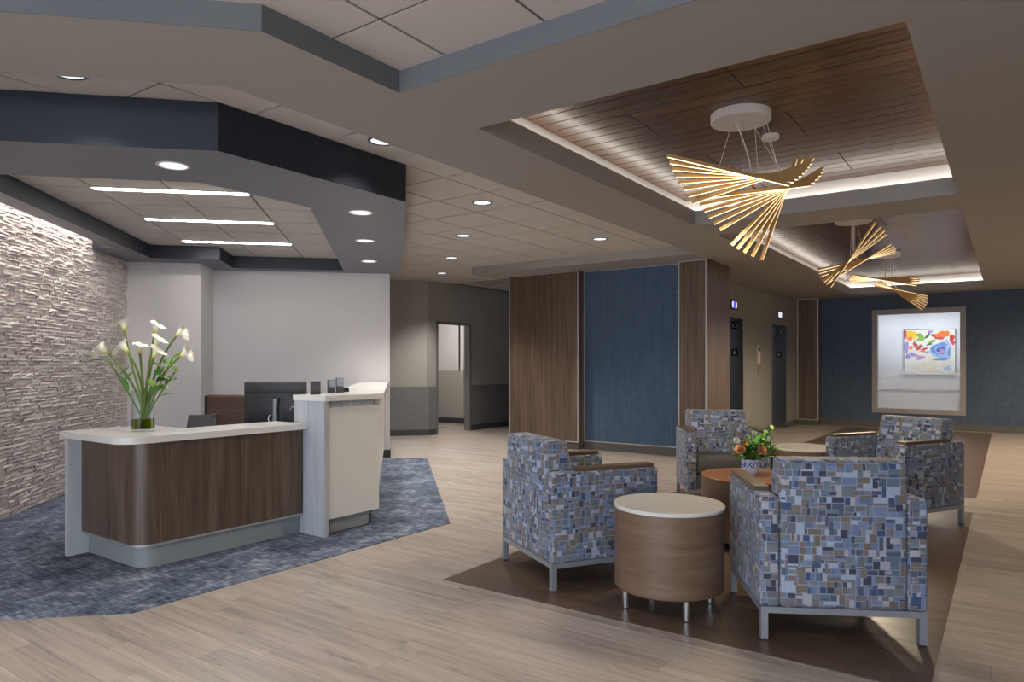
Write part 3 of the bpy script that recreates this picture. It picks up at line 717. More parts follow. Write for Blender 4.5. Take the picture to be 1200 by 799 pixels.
edged_column('wall_column', 'walnut clad column in the corner past the elevators', ELX, -3.41, 16.40, FARY, 'walnut2', trims=[vt(ELX+0.012, 16.405), vt(-3.415, 16.405), (ELX, -3.41, 16.39, 16.40, 0.115, 0.13), (ELX, -3.41, 16.39, 16.40, S-0.02, S-0.002)])
bw = struct('wall_blue', box(-5.47, -3.83, 9.66, 9.9, 0.0, S), 'blue_wall', 'blue woven wallcovering panel between two walnut columns', 'wall')
obj('edge_trim', boxes([(-5.47, -5.455, 9.65, 9.66, 0.12, S), (-3.845, -3.83, 9.65, 9.66, 0.12, S), (-5.455, -3.845, 9.65, 9.66, S-0.014, S), (-5.455, -3.845, 9.65, 9.66, 0.12, 0.134)]), 'metal_strip', bw)
struct('baseboard_blue', box(-5.47, -3.83, 9.645, 9.66, 0, 0.12), 'base_taupe', 'taupe baseboard below the blue wall panel', 'baseboard')
struct('wall_corridor_side', box(-6.78, -6.6, 11.0, 14.0, 0, C), 'grey_wall', 'grey corridor wall behind the broad column', 'wall')
ET = 2.16; els = [(11.40, 12.50), (14.33, 15.44)]
parts = []
ys = [10.45] + [v for e in els for v in e] + [FARY]
for k in range(0, len(ys), 2): parts.append((ELX-0.45, ELX, ys[k], ys[k+1], 0, S))
for a, c in els: parts.append((ELX-0.45, ELX, a, c, ET, S))
ew = struct('wall_elevator', boxes(parts), 'elev_wall', 'olive grey wall with two elevator openings', 'wall')
obj('edge_trim', boxes([(ELX, ELX+0.012, 10.45, 16.4, S-0.014, S-0.001)]), 'metal_strip', ew)
struct('baseboard_elevator', boxes([(ELX, ELX+0.014, ys[k], ys[k+1], 0, 0.12) for k in range(0, 6, 2)]), 'base_taupe', 'taupe baseboard along the elevator wall', 'baseboard')
for k, (a, c) in enumerate(els):
    d = struct('door_%d' % (k+2), boxes([(ELX-0.30, ELX+0.01, a, a+0.02, 0, ET), (ELX-0.30, ELX+0.01, c-0.02, c, 0, ET), (ELX-0.30, ELX+0.01, a+0.02, c-0.02, ET-0.02, ET)]), 'steel',
               ('steel elevator entrance next to the narrow walnut column', 'steel elevator entrance next to the corner column')[k], 'elevator door')
    mid = (a+c)/2
    obj('door_panel', box(ELX-0.33, ELX-0.30, a, mid-0.003, 0, ET), 'steel', d); obj('door_panel', box(ELX-0.33, ELX-0.30, mid+0.003, c, 0, ET), 'steel', d)
    # plates on the far jamb, facing the lobby
    for zc, txt, hh in ((1.56, '6', 0.07), (2.04, ('12', '13')[k], 0.085)):
        pt = obj('number_plate', box(ELX-0.20, ELX-0.08, c-0.026, c-0.02, zc-hh, zc+hh*0.8), 'black', d)
        me = text_mesh(txt, 0.11); me.materials.append(M['plate_text'])
        t = link('lettering', me, pt, (ELX-0.14, c-0.0275, zc-0.01)); t.rotation_euler = (math.pi/2, 0, 0)
    s = thing('floor_indicator', ('small lit floor indicator above the elevator next to the narrow column', 'small lit floor indicator above the elevator next to the corner column')[k], 'indicator', (ELX, mid+0.02, 2.36))
    obj('housing', box(0, 0.02, -0.16, 0.16, -0.085, 0.085, bev=0.004), 'black_soft', s)
    obj('lit_field', box(0.018, 0.022, -0.13, -0.05, -0.05, 0.05), 'screen_white', s)
    obj('lit_field', box(0.018, 0.0215, -0.045, 0.055, -0.06, 0.06), ('screen_blue', 'screen_white')[k], s)
    obj('lit_field', box(0.018, 0.022, 0.065, 0.125, -0.05, 0.05), 'screen_white', s)
c = thing('call_station', 'cream elevator call plate with a dark round display between the elevators', 'call button', (ELX, 13.45, 1.53))
obj('plate', box(0, 0.012, -0.09, 0.09, -0.17, 0.17, bev=0.005), 'cream', c)
obj('display', box(0.012, 0.018, -0.07, 0.07, 0.06, 0.15, bev=0.003), 'black', c)
c = thing('fire_notice', 'small red lettered notice below the elevator call plate', 'notice', (ELX, 13.45, 1.24))
obj('red_text', box(0, 0.003, -0.035, 0.035, -0.07, 0.07), 'red', c)
for zz in (-0.115, -0.16): obj('screw', lathe([(0, 0.0), (0.012, 0.0), (0.012, 0.004), (0, 0.004)], 10), 'chrome', c, (0.002, 0, zz))

# far wall with the interior window
wx0, wx1, wz0, wz1 = onY(1022, FARY), onY(1132, FARY), 0.31, 2.50
fw = struct('wall_far', boxes([(ELX, wx0, FARY, FARY+0.15, 0, S+0.3), (wx1, 3.5, FARY, FARY+0.15, 0, S+0.3), (wx0, wx1, FARY, FARY+0.15, 0, wz0), (wx0, wx1, FARY, FARY+0.15, wz1, S+0.3)]), 'dark_blue_wall', 'deep blue woven wall at the far end of the elevator lobby', 'wall')
struct('baseboard_far', box(-3.41, 3.45, FARY-0.014, FARY, 0, 0.13), 'base_taupe', 'taupe baseboard under the deep blue far wall', 'baseboard')
fr_ = 0.10
wn = struct('window_1', boxes([(wx0, wx0+fr_, FARY-0.02, FARY+0.16, wz0, wz1), (wx1-fr_, wx1, FARY-0.02, FARY+0.16, wz0, wz1), (wx0+fr_, wx1-fr_, FARY-0.02, FARY+0.16, wz0, wz0+fr_), (wx0+fr_, wx1-fr_, FARY-0.02, FARY+0.16, wz1-fr_, wz1)]), 'frame_taupe', 'interior window with taupe frame and half frosted glass in the far wall', 'window')
pb = box(wx0+fr_, wx1-fr_, FARY+0.06, FARY+0.07, wz0+fr_, wz1-fr_)
for f in pb.faces: f.material_index = 0 if f.calc_center_median().y < FARY+0.0605 else 1
obj('pane', pb, ['film', 'glass'], wn)
BY = 18.6
br = struct('wall_gallery', boxes([(-4.6, 2.0, BY, BY+0.1, 0, 2.7), (-4.7, -4.6, FARY+0.15, BY, 0, 2.7), (2.0, 2.1, FARY+0.15, BY, 0, 2.7)]), plain('gallery white paint', s2l((228, 230, 236)), 0.7), 'white wall of the room seen through the interior window', 'wall')
obj('chair_rail', box(-4.6, 2.0, BY-0.02, BY, 0.72, 0.76), 'frame_taupe', br)
struct('ceiling_gallery', box(-4.7, 2.1, FARY+0.15, BY+0.1, 2.7, 2.8), 'tile', 'white ceiling of the room behind the interior window', 'ceiling')
for k in range(3):
    lo = thing('panel_light', 'square light panel in the ceiling behind the interior window', 'ceiling light', (-2.4+1.0*k, 17.65, 2.695), 0, 'panel lights behind the interior window')
    obj('frame', box(-0.31, 0.31, -0.46, 0.46, -0.012, 0), 'white_metal', lo); obj('diffuser', box(-0.29, 0.29, -0.44, 0.44, -0.016, -0.01), emit('gallery diffuser', (0.93, 0.96, 1.0), 5.0), lo)
# painting
ax0, ax1 = onY(1059, BY-0.05), onY(1120, BY-0.05); az1, az0 = zat(ax0, BY-0.05, 386.5), zat(ax0, BY-0.05, 439)
pt = thing('painting', 'colourful abstract flower painting hung behind the interior window', 'painting', ((ax0+ax1)/2, BY-0.05, (az0+az1)/2))
hw, hh = (ax1-ax0)/2, (az1-az0)/2
obj('canvas', box(-hw+0.008, hw-0.008, 0.004, 0.045, -hh+0.008, hh-0.008), plain('primed canvas', s2l((236, 234, 224)), 0.8), pt)
obj('picture_frame', boxes([(-hw, -hw+0.01, 0, 0.05, -hh, hh), (hw-0.01, hw, 0, 0.05, -hh, hh), (-hw+0.01, hw-0.01, 0, 0.05, -hh, -hh+0.01), (-hw+0.01, hw-0.01, 0, 0.05, hh-0.01, hh)]), 'black_soft', pt)
pcols = {k: plain('pigment ' + k, s2l(c), 0.7) for k, c in dict(yellow=(250, 200, 60), orange=(240, 130, 60), red=(206, 70, 56), green=(140, 180, 60), dgreen=(60, 100, 60), blue=(110, 150, 215), lblue=(170, 195, 235), dblue=(60, 90, 170), violet=(160, 140, 205), pink=(206, 150, 200), rose=(225, 60, 110), cream=(240, 225, 190)).items()}
brush = 0
def blob(px, pz, rx, rz, ang, col):
    """one flat brush stroke on the canvas; px, pz in 0..1 from its top left"""
    global brush
    brush += 1
    bm = bmesh.new(); yy = 0.0035 - 0.00008*brush; n = 14
    X, Z = -hw + px*2*hw, hh - pz*2*hh; ca, sa = math.cos(ang), math.sin(ang); vs = []
    for k in range(n):
        a = 2*math.pi*k/n; r = 1 + 0.18*math.sin(3*a+brush) ; ex, ez = rx*2*hw*r*math.cos(a), rz*2*hw*r*math.sin(a)
        vs.append((X+ex*ca-ez*sa, Z+ex*sa+ez*ca))
    vs = [(min(max(a, -hw+0.012), hw-0.012), min(max(c, -hh+0.012), hh-0.012)) for a, c in vs]
    lo = [bm.verts.new((a, yy, c)) for a, c in vs]; hi = [bm.verts.new((a, 0.006, c)) for a, c in vs]
    bm.faces.new(lo); bm.faces.new(hi[::-1])
    for k in range(n): bm.faces.new((lo[k], hi[k], hi[(k+1) % n], lo[(k+1) % n]))
    obj('brush_stroke', bm, pcols[col], pt)
for s_ in ((.03, .10, .05, .10, 0, 'rose'), (.14, .10, .10, .08, .3, 'yellow'), (.22, .16, .07, .05, .9, 'yellow'), (.12, .20, .06, .05, -.4, 'orange'), (.34, .20, .08, .06, .5, 'green'), (.30, .12, .05, .04, 0, 'green'),
           (.47, .14, .09, .025, .9, 'dgreen'), (.52, .06, .05, .03, .2, 'violet'), (.62, .16, .10, .04, -.6, 'red'), (.74, .12, .12, .07, .1, 'orange'), (.70, .20, .10, .03, 0, 'red'), (.84, .10, .05, .06, .4, 'orange'),
           (.93, .20, .05, .08, -.2, 'red'), (.95, .30, .04, .05, .4, 'rose'), (.55, .27, .08, .03, .5, 'green'), (.50, .33, .06, .02, .3, 'dgreen'), (.84, .26, .04, .015, -.9, 'violet'),
           (.05, .38, .05, .13, 0, 'violet'), (.14, .40, .045, .045, 0, 'orange'), (.24, .36, .04, .09, .5, 'red'), (.30, .40, .035, .08, -.6, 'red'), (.40, .44, .09, .025, .5, 'red'), (.38, .47, .06, .02, -.6, 'orange'), (.35, .38, .04, .02, .2, 'dblue'), (.22, .28, .015, .05, .3, 'dblue'),
           (.18, .55, .09, .04, -.3, 'violet'), (.33, .62, .09, .05, .1, 'pink'), (.08, .60, .05, .06, 0, 'violet'), (.46, .50, .04, .02, .3, 'blue'),
           (.74, .48, .20, .20, 0, 'lblue'), (.70, .44, .155, .155, .3, 'blue'), (.74, .47, .12, .12, .2, 'lblue'), (.73, .46, .085, .085, .9, 'dblue'), (.74, .48, .065, .06, .4, 'violet'), (.75, .50, .04, .035, .1, 'pink'), (.88, .50, .03, .10, -.2, 'blue'), (.72, .66, .15, .025, .1, 'blue'),
           (.45, .75, .12, .06, .2, 'cream'), (.60, .72, .06, .04, .2, 'cream'), (.78, .78, .06, .05, .4, 'cream'), (.55, .88, .10, .05, 0, 'cream'), (.85, .86, .07, .06, 0, 'lblue'), (.25, .85, .08, .05, 0, 'cream')):
    blob(*s_)

# shell out of view: right wall, window wall behind the viewpoint, closing walls
struct('wall_right', box(3.4, 3.6, -5.2, FARY+0.2, 0, 3.2), 'grey_wall', 'grey wall on the far right side of the lobby', 'wall')
struct('wall_front', boxes([(-4.6, 3.5, -5.2, -5.0, 0, 0.2), (-4.6, 3.5, -5.2, -5.0, 2.7, 3.0)] + [(-4.6+1.6*k, -4.5+1.6*k, -5.2, -5.0, 0.2, 2.7) for k in range(6)]), 'lip', 'glazed entrance wall behind the viewpoint', 'wall')
struct('wall_outer', boxes([(-12.2, -12.0, -5.2, 16.9, 0, 3.0), (-12.0, -4.6, -5.2, -5.0, 0, 3.0), (-12.0, -3.9, 16.75, 16.9, 0, 3.0)]), 'grey_wall', 'outer grey walls closing the building behind reception', 'wall')
struct('wall_side', box(-4.66, -4.46, -5.0, -0.2, 0, 2.915), 'white_wall', 'white wall running from the stone wall to the entrance glazing', 'wall')

# ================================================================== RECEPTION DESK
Z0 = 0.006
desk = thing('reception_desk', 'reception desk with walnut front, rounded corner and white counter on blue carpet', 'desk', (-4.9, 2.6, Z0))
def local(parent): return Vector(parent.location)
DL = Vector((-4.9, 2.6, Z0))
def rel(pts): return [(p[0]-DL.x, p[1]-DL.y) for p in pts]
def corner_path(x0, xc, yc, yend, r, n=10):
    """along the short side (constant y) then round the corner and along the long side (constant x)"""
    pts = [(x0, yc)]
    for k in range(n+1):
        a = -math.pi/2 + (math.pi/2)*k/n
        pts.append((xc - r + r*math.cos(a), yc + r + r*math.sin(a)))
    pts.append((xc, yend)); return pts
def band(outer, inner, z0, z1): return prism(rel(outer + inner[::-1]), z0-Z0, z1-Z0)
fY = 3.50
obj('wood_front', band(corner_path(-5.275, -4.50, 2.23, fY, 0.13), corner_path(-5.275, -4.53, 2.26, fY, 0.10), 0.165, 0.825), 'walnut', desk, smooth=True)
obj('edge_strip', band(corner_path(-5.275, -4.497, 2.227, fY, 0.133), corner_path(-5.275, -4.54, 2.27, fY, 0.10), 0.152, 0.165), 'metal_strip', desk, smooth=True)
obj('plinth', band(corner_path(-5.275, -4.545, 2.275, fY, 0.11), corner_path(-5.275, -4.62, 2.35, fY, 0.06), Z0, 0.152), 'plinth', desk, smooth=True)
cb = band([(-5.32, 2.11)] + corner_path(-5.3, -4.44, 2.11, fY, 0.15)[1:], [(-5.32, 2.72), (-4.84, 2.72), (-4.84, fY)], 0.825, 0.868)
obj('counter', cb, 'quartz', desk)
obj('end_panel', box(-5.315-DL.x, -5.275-DL.x, 2.14-DL.y, 3.0-DL.y, 0, 0.819), 'end_white', desk)
obj('work_surface', boxes([(-5.5-DL.x, -4.64-DL.x, 2.75-DL.y, 3.9-DL.y, 0.70, 0.735), (-5.75-DL.x, -4.98-DL.x, 3.3-DL.y, 4.2-DL.y, 0.70, 0.735)]), 'fin', desk)
obj('inner_panel', box(-4.66-DL.x, -4.63-DL.x, 2.75-DL.y, 3.49-DL.y, 0, 0.70), 'fin', desk)
obj('support_leg', box(-5.74-DL.x, -5.70-DL.x, 3.35-DL.y, 4.15-DL.y, 0, 0.70), 'fin', desk)
# tall transaction counter, a unit of its own running back to the wall
tcn = thing('transaction_counter', 'taller grey and white counter unit adjoining the walnut desk', 'counter', (-4.42, 3.8, Z0))
DL2 = Vector((-4.42, 3.8, Z0))
def rel2(pts): return [(p[0]-DL2.x, p[1]-DL2.y) for p in pts]
obj('fin_panel', box(-4.615-DL2.x, -4.25-DL2.x, 3.505-DL2.y, 3.545-DL2.y, 0, 1.039), 'fin', tcn)
top = [(-4.235, 3.50), (-4.235, 4.115), st(-0.085, 10.06), st(-0.50, 10.06), (-4.62, 3.913), (-4.62, 3.50)]
obj('counter', prism(rel2(top), 1.039, 1.08), 'quartz', tcn)
obj('white_panel', prism(rel2([(-4.27, 3.547), (-4.27, 4.09), (-4.30, 4.12), (-4.33, 4.12), (-4.33, 3.547)]), 0.125, 0.985), 'white_panel', tcn)
obj('carcass', prism(rel2([(-4.31, 3.547), (-4.31, 4.06), st(-0.17, 10.05), st(-0.45, 10.05), (-4.58, 3.913), (-4.58, 3.547)]), 0.12, 1.037), 'fin', tcn)
obj('side_panel', prism(rel2([(-4.315, 4.10), st(-0.145, 10.05), st(-0.165, 10.05), (-4.335, 4.08)]), 0.125, 0.985), 'white_panel', tcn)
obj('kick', prism(rel2([(-4.345, 3.547), (-4.345, 4.04), st(-0.24, 10.05), st(-0.42, 10.05), (-4.56, 3.913), (-4.56, 3.547)]), 0.0, 0.12), 'plinth', tcn)

# monitor seen from behind
def face_cam(p): return math.atan2(-p[1], -p[0])
mp_ = (-5.30, 3.83)
mon = thing('computer_monitor', 'black computer monitor seen from behind on the reception work surface', 'monitor', (mp_[0], mp_[1], 0.741), math.radians(35.4+2))
# local: x to the right in view, +y away from the viewer
obj('screen', box(-0.268, 0.268, 0.02, 0.03, 0.08, 0.43), 'black', mon)
bk = bmesh.new(); bm_box(bk, -0.272, 0.272, -0.012, 0.02, 0.075, 0.435, bev=0.006, seg=2)
obj('back_shell', bk, 'black_soft', mon, smooth=True)
obj('top_band', box(-0.262, 0.262, -0.03, -0.0125, 0.335, 0.425, bev=0.008), 'black_soft', mon, smooth=True)
obj('vesa_recess', box(-0.055, 0.065, -0.016, -0.0121, 0.10, 0.32), 'black', mon)
obj('maker_mark', box(-0.155, -0.09, -0.0135, -0.0121, 0.238, 0.246), 'black', mon)
obj('stand', lathe([(0, 0.012), (0.02, 0.012), (0.02, 0.28), (0.014, 0.285), (0, 0.285)], 20, 0.01, -0.05), 'silver', mon, smooth=True)
obj('bracket', box(-0.02, 0.04, -0.05, -0.016, 0.25, 0.29, bev=0.004), 'black', mon)
obj('foot', box(-0.12, 0.12, -0.12, 0.08, 0.0, 0.012, bev=0.004), 'black', mon)
obj('cable', tube(bez((0.13, -0.016, 0.18), (0.2, -0.1, 0.3), (0.2, -0.06, 0.02), 10), 0.004), 'white_metal', mon)
obj('cable', tube(bez((-0.04, -0.016, 0.14), (-0.06, -0.09, 0.12), (0.0, -0.08, 0.02), 10), 0.004), 'white_metal', mon)
obj('port_panel', box(-0.23, -0.12, -0.0145, -0.0121, 0.08, 0.16), 'black', mon)
# desk phone
ph = thing('desk_phone', 'grey desk phone with tilted body and handset behind the walnut front', 'phone', (-5.27, 3.12, 0.741), math.radians(35.4+12))
obj('body', prism([(-0.075, -0.09), (0.085, -0.09), (0.085, 0.07), (-0.075, 0.07)], 0.0, 0.03), 'black_soft', ph)
bm = bmesh.new(); bm_bar(bm, (-0.02, -0.085, 0.02), (-0.02, 0.03, 0.175), 0.17, 0.02, Vector((0, 0, 1))); obj('tilted_panel', bm, 'black', ph)
bm = bmesh.new(); bm_bar(bm, (0.085, -0.085, 0.045), (0.085, 0.03, 0.175), 0.045, 0.03); bm_box(bm, 0.06, 0.11, -0.10, -0.05, 0.03, 0.075, bev=0.006); bm_box(bm, 0.06, 0.11, 0.0, 0.055, 0.14, 0.185, bev=0.006)
obj('handset', bm, 'black', ph)
obj('prop', box(-0.06, 0.02, 0.0, 0.02, 0.03, 0.13), 'silver', ph)
# brown office chair behind the desk
oc = thing('office_chair', 'brown leather office chair behind the reception desk', 'chair', (-6.42, 4.02, Z0), math.radians(35.4-4))
obj('backrest', box(-0.29, 0.29, 0.20, 0.27, 0.52, 1.01, bev=0.03, seg=3), 'brown_leather', oc, smooth=True)
obj('back_panel', box(-0.27, 0.27, 0.185, 0.205, 0.56, 0.86, bev=0.01), 'brown_leather', oc, smooth=True)
obj('back_edge', box(-0.296, -0.288, 0.205, 0.265, 0.53, 1.0), 'black_soft', oc)
obj('seat', box(-0.26, 0.26, -0.30, 0.2, 0.42, 0.51, bev=0.03, seg=3), 'brown_leather', oc, smooth=True)
for s in (-1, 1): obj('armrest', boxes([(s*0.30-0.03, s*0.30+0.03, -0.2, 0.18, 0.63, 0.66), (s*0.30-0.015, s*0.30+0.015, 0.0, 0.05, 0.45, 0.63)]), 'black', oc)
obj('gas_lift', lathe([(0, 0.08), (0.03, 0.08), (0.03, 0.42), (0, 0.42)], 16), 'chrome', oc, smooth=True)
for k in range(5):
    a = 2*math.pi*k/5
    l = obj('base_leg', bar((0, 0, 0.085), (0.29*math.cos(a), 0.29*math.sin(a), 0.07), 0.04, 0.03), 'black', oc)
    obj('caster', lathe([(0, 0), (0.025, 0.005), (0.03, 0.03), (0.02, 0.055), (0, 0.056)], 12), 'black', l, (0.29*math.cos(a), 0.29*math.sin(a), 0))
# holders on the tall counter
CT = Z0 + 1.08
h1 = thing('card_stand', 'single black card stand on the tall counter next to the monitor', 'card stand', (-4.545, 3.66, CT), math.radians(50))
obj('back_plate', box(-0.04, 0.04, 0, 0.012, 0, 0.105, bev=0.003), 'black', h1); obj('holder_base', box(-0.04, 0.04, -0.055, 0.0, 0, 0.012), 'black', h1)
obj('card_stack', box(-0.034, 0.034, -0.012, -0.001, 0.012, 0.09), 'black_soft', h1)
h2 = thing('card_rack', 'double pocket grey brochure rack on the tall counter', 'card rack', (-4.68, 3.98, CT), math.radians(50))
for k, (x, y, hh_) in enumerate(((-0.035, 0.0, 0.11), (0.035, 0.02, 0.125))):
    p_ = obj('pocket', boxes([(x-0.032, x+0.032, y+0.02, y+0.026, 0, hh_), (x-0.032, x-0.028, y-0.03, y+0.02, 0, hh_*0.8), (x-0.028, x+0.032, y-0.03, y-0.026, 0, hh_*0.45), (x-0.028, x+0.032, y-0.026, y+0.02, 0, 0.004)]), 'black_soft', h2)
    obj('cards', box(x-0.024, x+0.028, y-0.01, y+0.016, 0.004, hh_*0.97), 'silver', p_)
h3 = thing('stapler_tray', 'small flat black tray on the tall counter past the brochure rack', 'tray', (-4.79, 4.16, CT), math.radians(50))
obj('tray_floor', box(-0.05, 0.05, -0.04, 0.04, 0, 0.006), 'black', h3); obj('tray_rim', boxes([(-0.05, 0.05, 0.034, 0.04, 0.006, 0.035), (-0.05, -0.044, -0.04, 0.034, 0.006, 0.03), (0.044, 0.05, -0.04, 0.034, 0.006, 0.03), (-0.044, 0.044, -0.04, -0.034, 0.006, 0.018)]), 'black', h3)

# ================================================================== CALLA LILIES
VX, VY, VZ = -4.83, 2.43, Z0 + 0.868
vase = thing('glass_vase', 'clear glass cylinder vase of calla lilies on the walnut desk', 'vase', (VX, VY, VZ))
vr, vh = 0.075, 0.272
obj('glass', lathe([(0, 0.0), (vr, 0.0), (vr, vh), (vr-0.004, vh), (vr-0.004, 0.012), (0, 0.012)], 36), 'glass', vase, smooth=True)
obj('water', lathe([(0, 0.013), (vr-0.005, 0.013), (vr-0.005, 0.078), (0, 0.078)], 36), 'water', vase, smooth=True)
VD = 4.78
def calla_bm(bm, base, axis, lip, size=1.0, nt_=20, nv=10):
    """funnel bloom: base point, axis direction, direction of the long pointed lip"""
    axis = Vector(axis).normalized(); lip = Vector(lip); lip = (lip - axis*lip.dot(axis)).normalized(); sd = axis.cross(lip)
    rings = []
    for k in range(nv+1):
        v = k/nv; row = []
        for i in range(nt_):
            a = 2*math.pi*i/nt_
            pt_ = max(0.0, math.cos(a))**2; bk_ = max(0.0, -math.cos(a))
            r = (0.006 + 0.017*v + 0.012*v**4)*size*(1 + 0.95*pt_*v**3 - 0.15*bk_*v)
            z_ = (0.070*v + 0.016*bk_*v**2 - 0.004*abs(math.sin(a))*v**2 - 0.012*v**6 - 0.026*pt_*v**5 + 0.003*math.sin(5*a)*v**4)*size
            row.append(Vector((r*math.cos(a) , r*math.sin(a), z_)))
        rings.append(row)
    return rings, axis, lip, sd
def make_calla(label, base, axis, lip, stem_pts, size=1.0):
    o = thing('calla_lily', label, 'flower', tuple(stem_pts[0]), 0, 'calla lilies in the glass vase')
    o0 = Vector(stem_pts[0])
    rings, axis, lip, sd = calla_bm(None, base, axis, lip, size)
    bm = bmesh.new(); vr_ = [[bm.verts.new(p) for p in row] for row in rings]; n = len(rings[0])
    for a, c in zip(vr_, vr_[1:]):
        for i in range(n): bm.faces.new((a[i], a[(i+1) % n], c[(i+1) % n], c[i]))
    bmesh.ops.recalc_face_normals(bm, faces=bm.faces[:])
    bmesh.ops.solidify(bm, geom=bm.faces[:], thickness=0.0012)
    bl = obj('bloom', bm, 'calla', o, smooth=True)
    mat = Matrix((lip, sd, axis)).transposed().to_4x4(); mat.translation = Vector(base) - o0
    bl.matrix_local = mat
    sx_ = obj('spadix', lathe([(0, 0.0), (0.004, 0.004), (0.005, 0.025), (0.003, 0.042), (0, 0.045)], 10), 'yellow_petal', bl, smooth=True)
    sx_.scale = (size, size, size)
    obj('stem', tube([Vector(p) - o0 for p in stem_pts], [0.0075]*(len(stem_pts)-1) + [0.0085], 8), 'stem', o, smooth=True)
cx_, cy_ = (160+180)/2, 460
callas = [  # bloom base pixel, tip direction (px), lip direction (px), depth offset, mouth x, foot x
    ((146, 388), (-0.15, -1), (-1, -0.25), 0.02, 163, 172), ((150, 413), (-0.75, -1), (-1, 0.3), -0.06, 166, 166), ((127, 414), (-0.9, -0.75), (-1, 0.3), 0.05, 159, 176),
    ((164, 415), (-0.1, -1), (0.5, -0.3), 0.10, 168, 163), ((181, 391), (0.15, -1), (1, -0.2), 0.08, 171, 167), ((182, 407), (0.2, -1), (1, 0.1), 0.0, 172, 163),
    ((180, 420), (0.25, -1), (1, 0.25), -0.07, 170, 168), ((206, 394), (0.8, -0.8), (1, 0.35), 0.03, 176, 160), ((211, 418), (0.8, -0.7), (1, 0.3), -0.04, 178, 161)]
def pdir(v): return Vector((RGT[0]*v[0], RGT[1]*v[0], -v[1]))
calla_labels = ['tallest calla lily leaning to the stone wall, its lip pointing at the stone', 'calla lily curving to the stone wall under the tallest one', 'lowest calla lily reaching furthest to the stone wall above the drooping leaf',
    'small upright calla lily opening in the middle of the vase', 'topmost of three upright calla lilies stacked over the vase rim', 'middle one of three upright calla lilies stacked over the vase rim',
    'lowest of three upright calla lilies stacked over the vase rim', 'upper calla lily leaning furthest from the stone wall', 'lower calla lily leaning away from the stone wall over the ruffled leaves']
for ((bu, bv), ax_, lp_, dd, mu_, fu), clab in zip(callas, calla_labels):
    d = VD + dd; base = at(bu, bv, d); mouth = at(mu_, 458, VD + dd*0.45); foot = at(fu, 502, VD - dd*0.3)
    axis = pdir(ax_) + Vector((FWD[0], FWD[1], 0))*0.12; lip = pdir(lp_) + Vector((FWD[0], FWD[1], 0))*(-0.35)
    ctl = base - axis.normalized()*0.16
    seg1 = [foot.lerp(mouth, k/4) for k in range(4)]
    seg2 = bez(mouth, mouth.lerp(ctl, 0.6) + (mouth-foot)*0.15, base, 8)
    make_calla(clab, base, axis, lip, seg1 + seg2, 1.3)
# ruffled leaves among the callas
def leaf_bm(bm, p, d, up, ln, wd, curl=0.3, n=6):
    d = Vector(d).normalized(); up = Vector(up); s = d.cross(up).normalized(); u = s.cross(d).normalized()
    top = []
    for k in range(n+1):
        t = k/n; w_ = wd*math.sin(math.pi*min(1, t*0.93+0.07))**0.8*(1 if k < n else 0.05)
        c = Vector(p) + d*ln*t + u*(-curl*ln*t*t)
        top.append([bm.verts.new(c - s*w_/2 + u*w_*0.18), bm.verts.new(c), bm.verts.new(c + s*w_/2 + u*w_*0.18)])
    for a, c in zip(top, top[1:]):
        for i in range(2): bm.faces.new((a[i], a[i+1], c[i+1], c[i]))
    return bm
rl = random.Random(11)
def sprig(name, label, foot, tip, leaves, mat, group, lsize, lw, stem_r=0.004, stemmat='stem', mats=None):
    foot, tip = Vector(foot), Vector(tip)
    o = thing(name, label, 'foliage', tuple(foot), 0, group)
    pts = bez((0, 0, 0), (tip-foot)*0.5 + Vector((0, 0, 0.03)), tip-foot, 8)
    obj('stem', tube(pts, stem_r, 6), stemmat, o, smooth=True)
    for k in range(leaves):
        t = 0.45 + 0.55*(k+1)/leaves
        p = pts[min(8, int(t*8))]
        d = Vector((rl.uniform(-1, 1), rl.uniform(-1, 1), rl.uniform(-0.3, 0.7))) + (tip-foot).normalized()*0.8
        bm = bmesh.new(); leaf_bm(bm, p, d, Vector((rl.uniform(-.3, .3), rl.uniform(-.3, .3), 1)), lsize*rl.uniform(.8, 1.2), lw*rl.uniform(.8, 1.2), rl.uniform(.1, .5))
        obj('leaf', bm, (mats[k % len(mats)] if mats else mat), o, smooth=True)
    return o
sprig('leaf_stem', 'drooping green leaf stem in the calla vase, leaning towards the stone wall', at(172, 500, VD), at(128, 424, VD+0.02), 4, 'leaf', 'leaf stems in the calla vase', 0.13, 0.045, 0.006)
for tp, wh in (((190, 432), 'shortest and closest to the rim'), ((202, 420), 'reaching up under the leaning blooms'), ((205, 436), 'spreading lowest to the side')):
    sprig('leaf_stem', 'ruffled green leaf stem in the calla vase, ' + wh, at(166, 500, VD-0.01), at(tp[0], tp[1], VD-0.03), 5, 'leaf', 'leaf stems in the calla vase', 0.09, 0.065, 0.006, mats=['leaf', 'leaf_light', 'leaf_dark'])

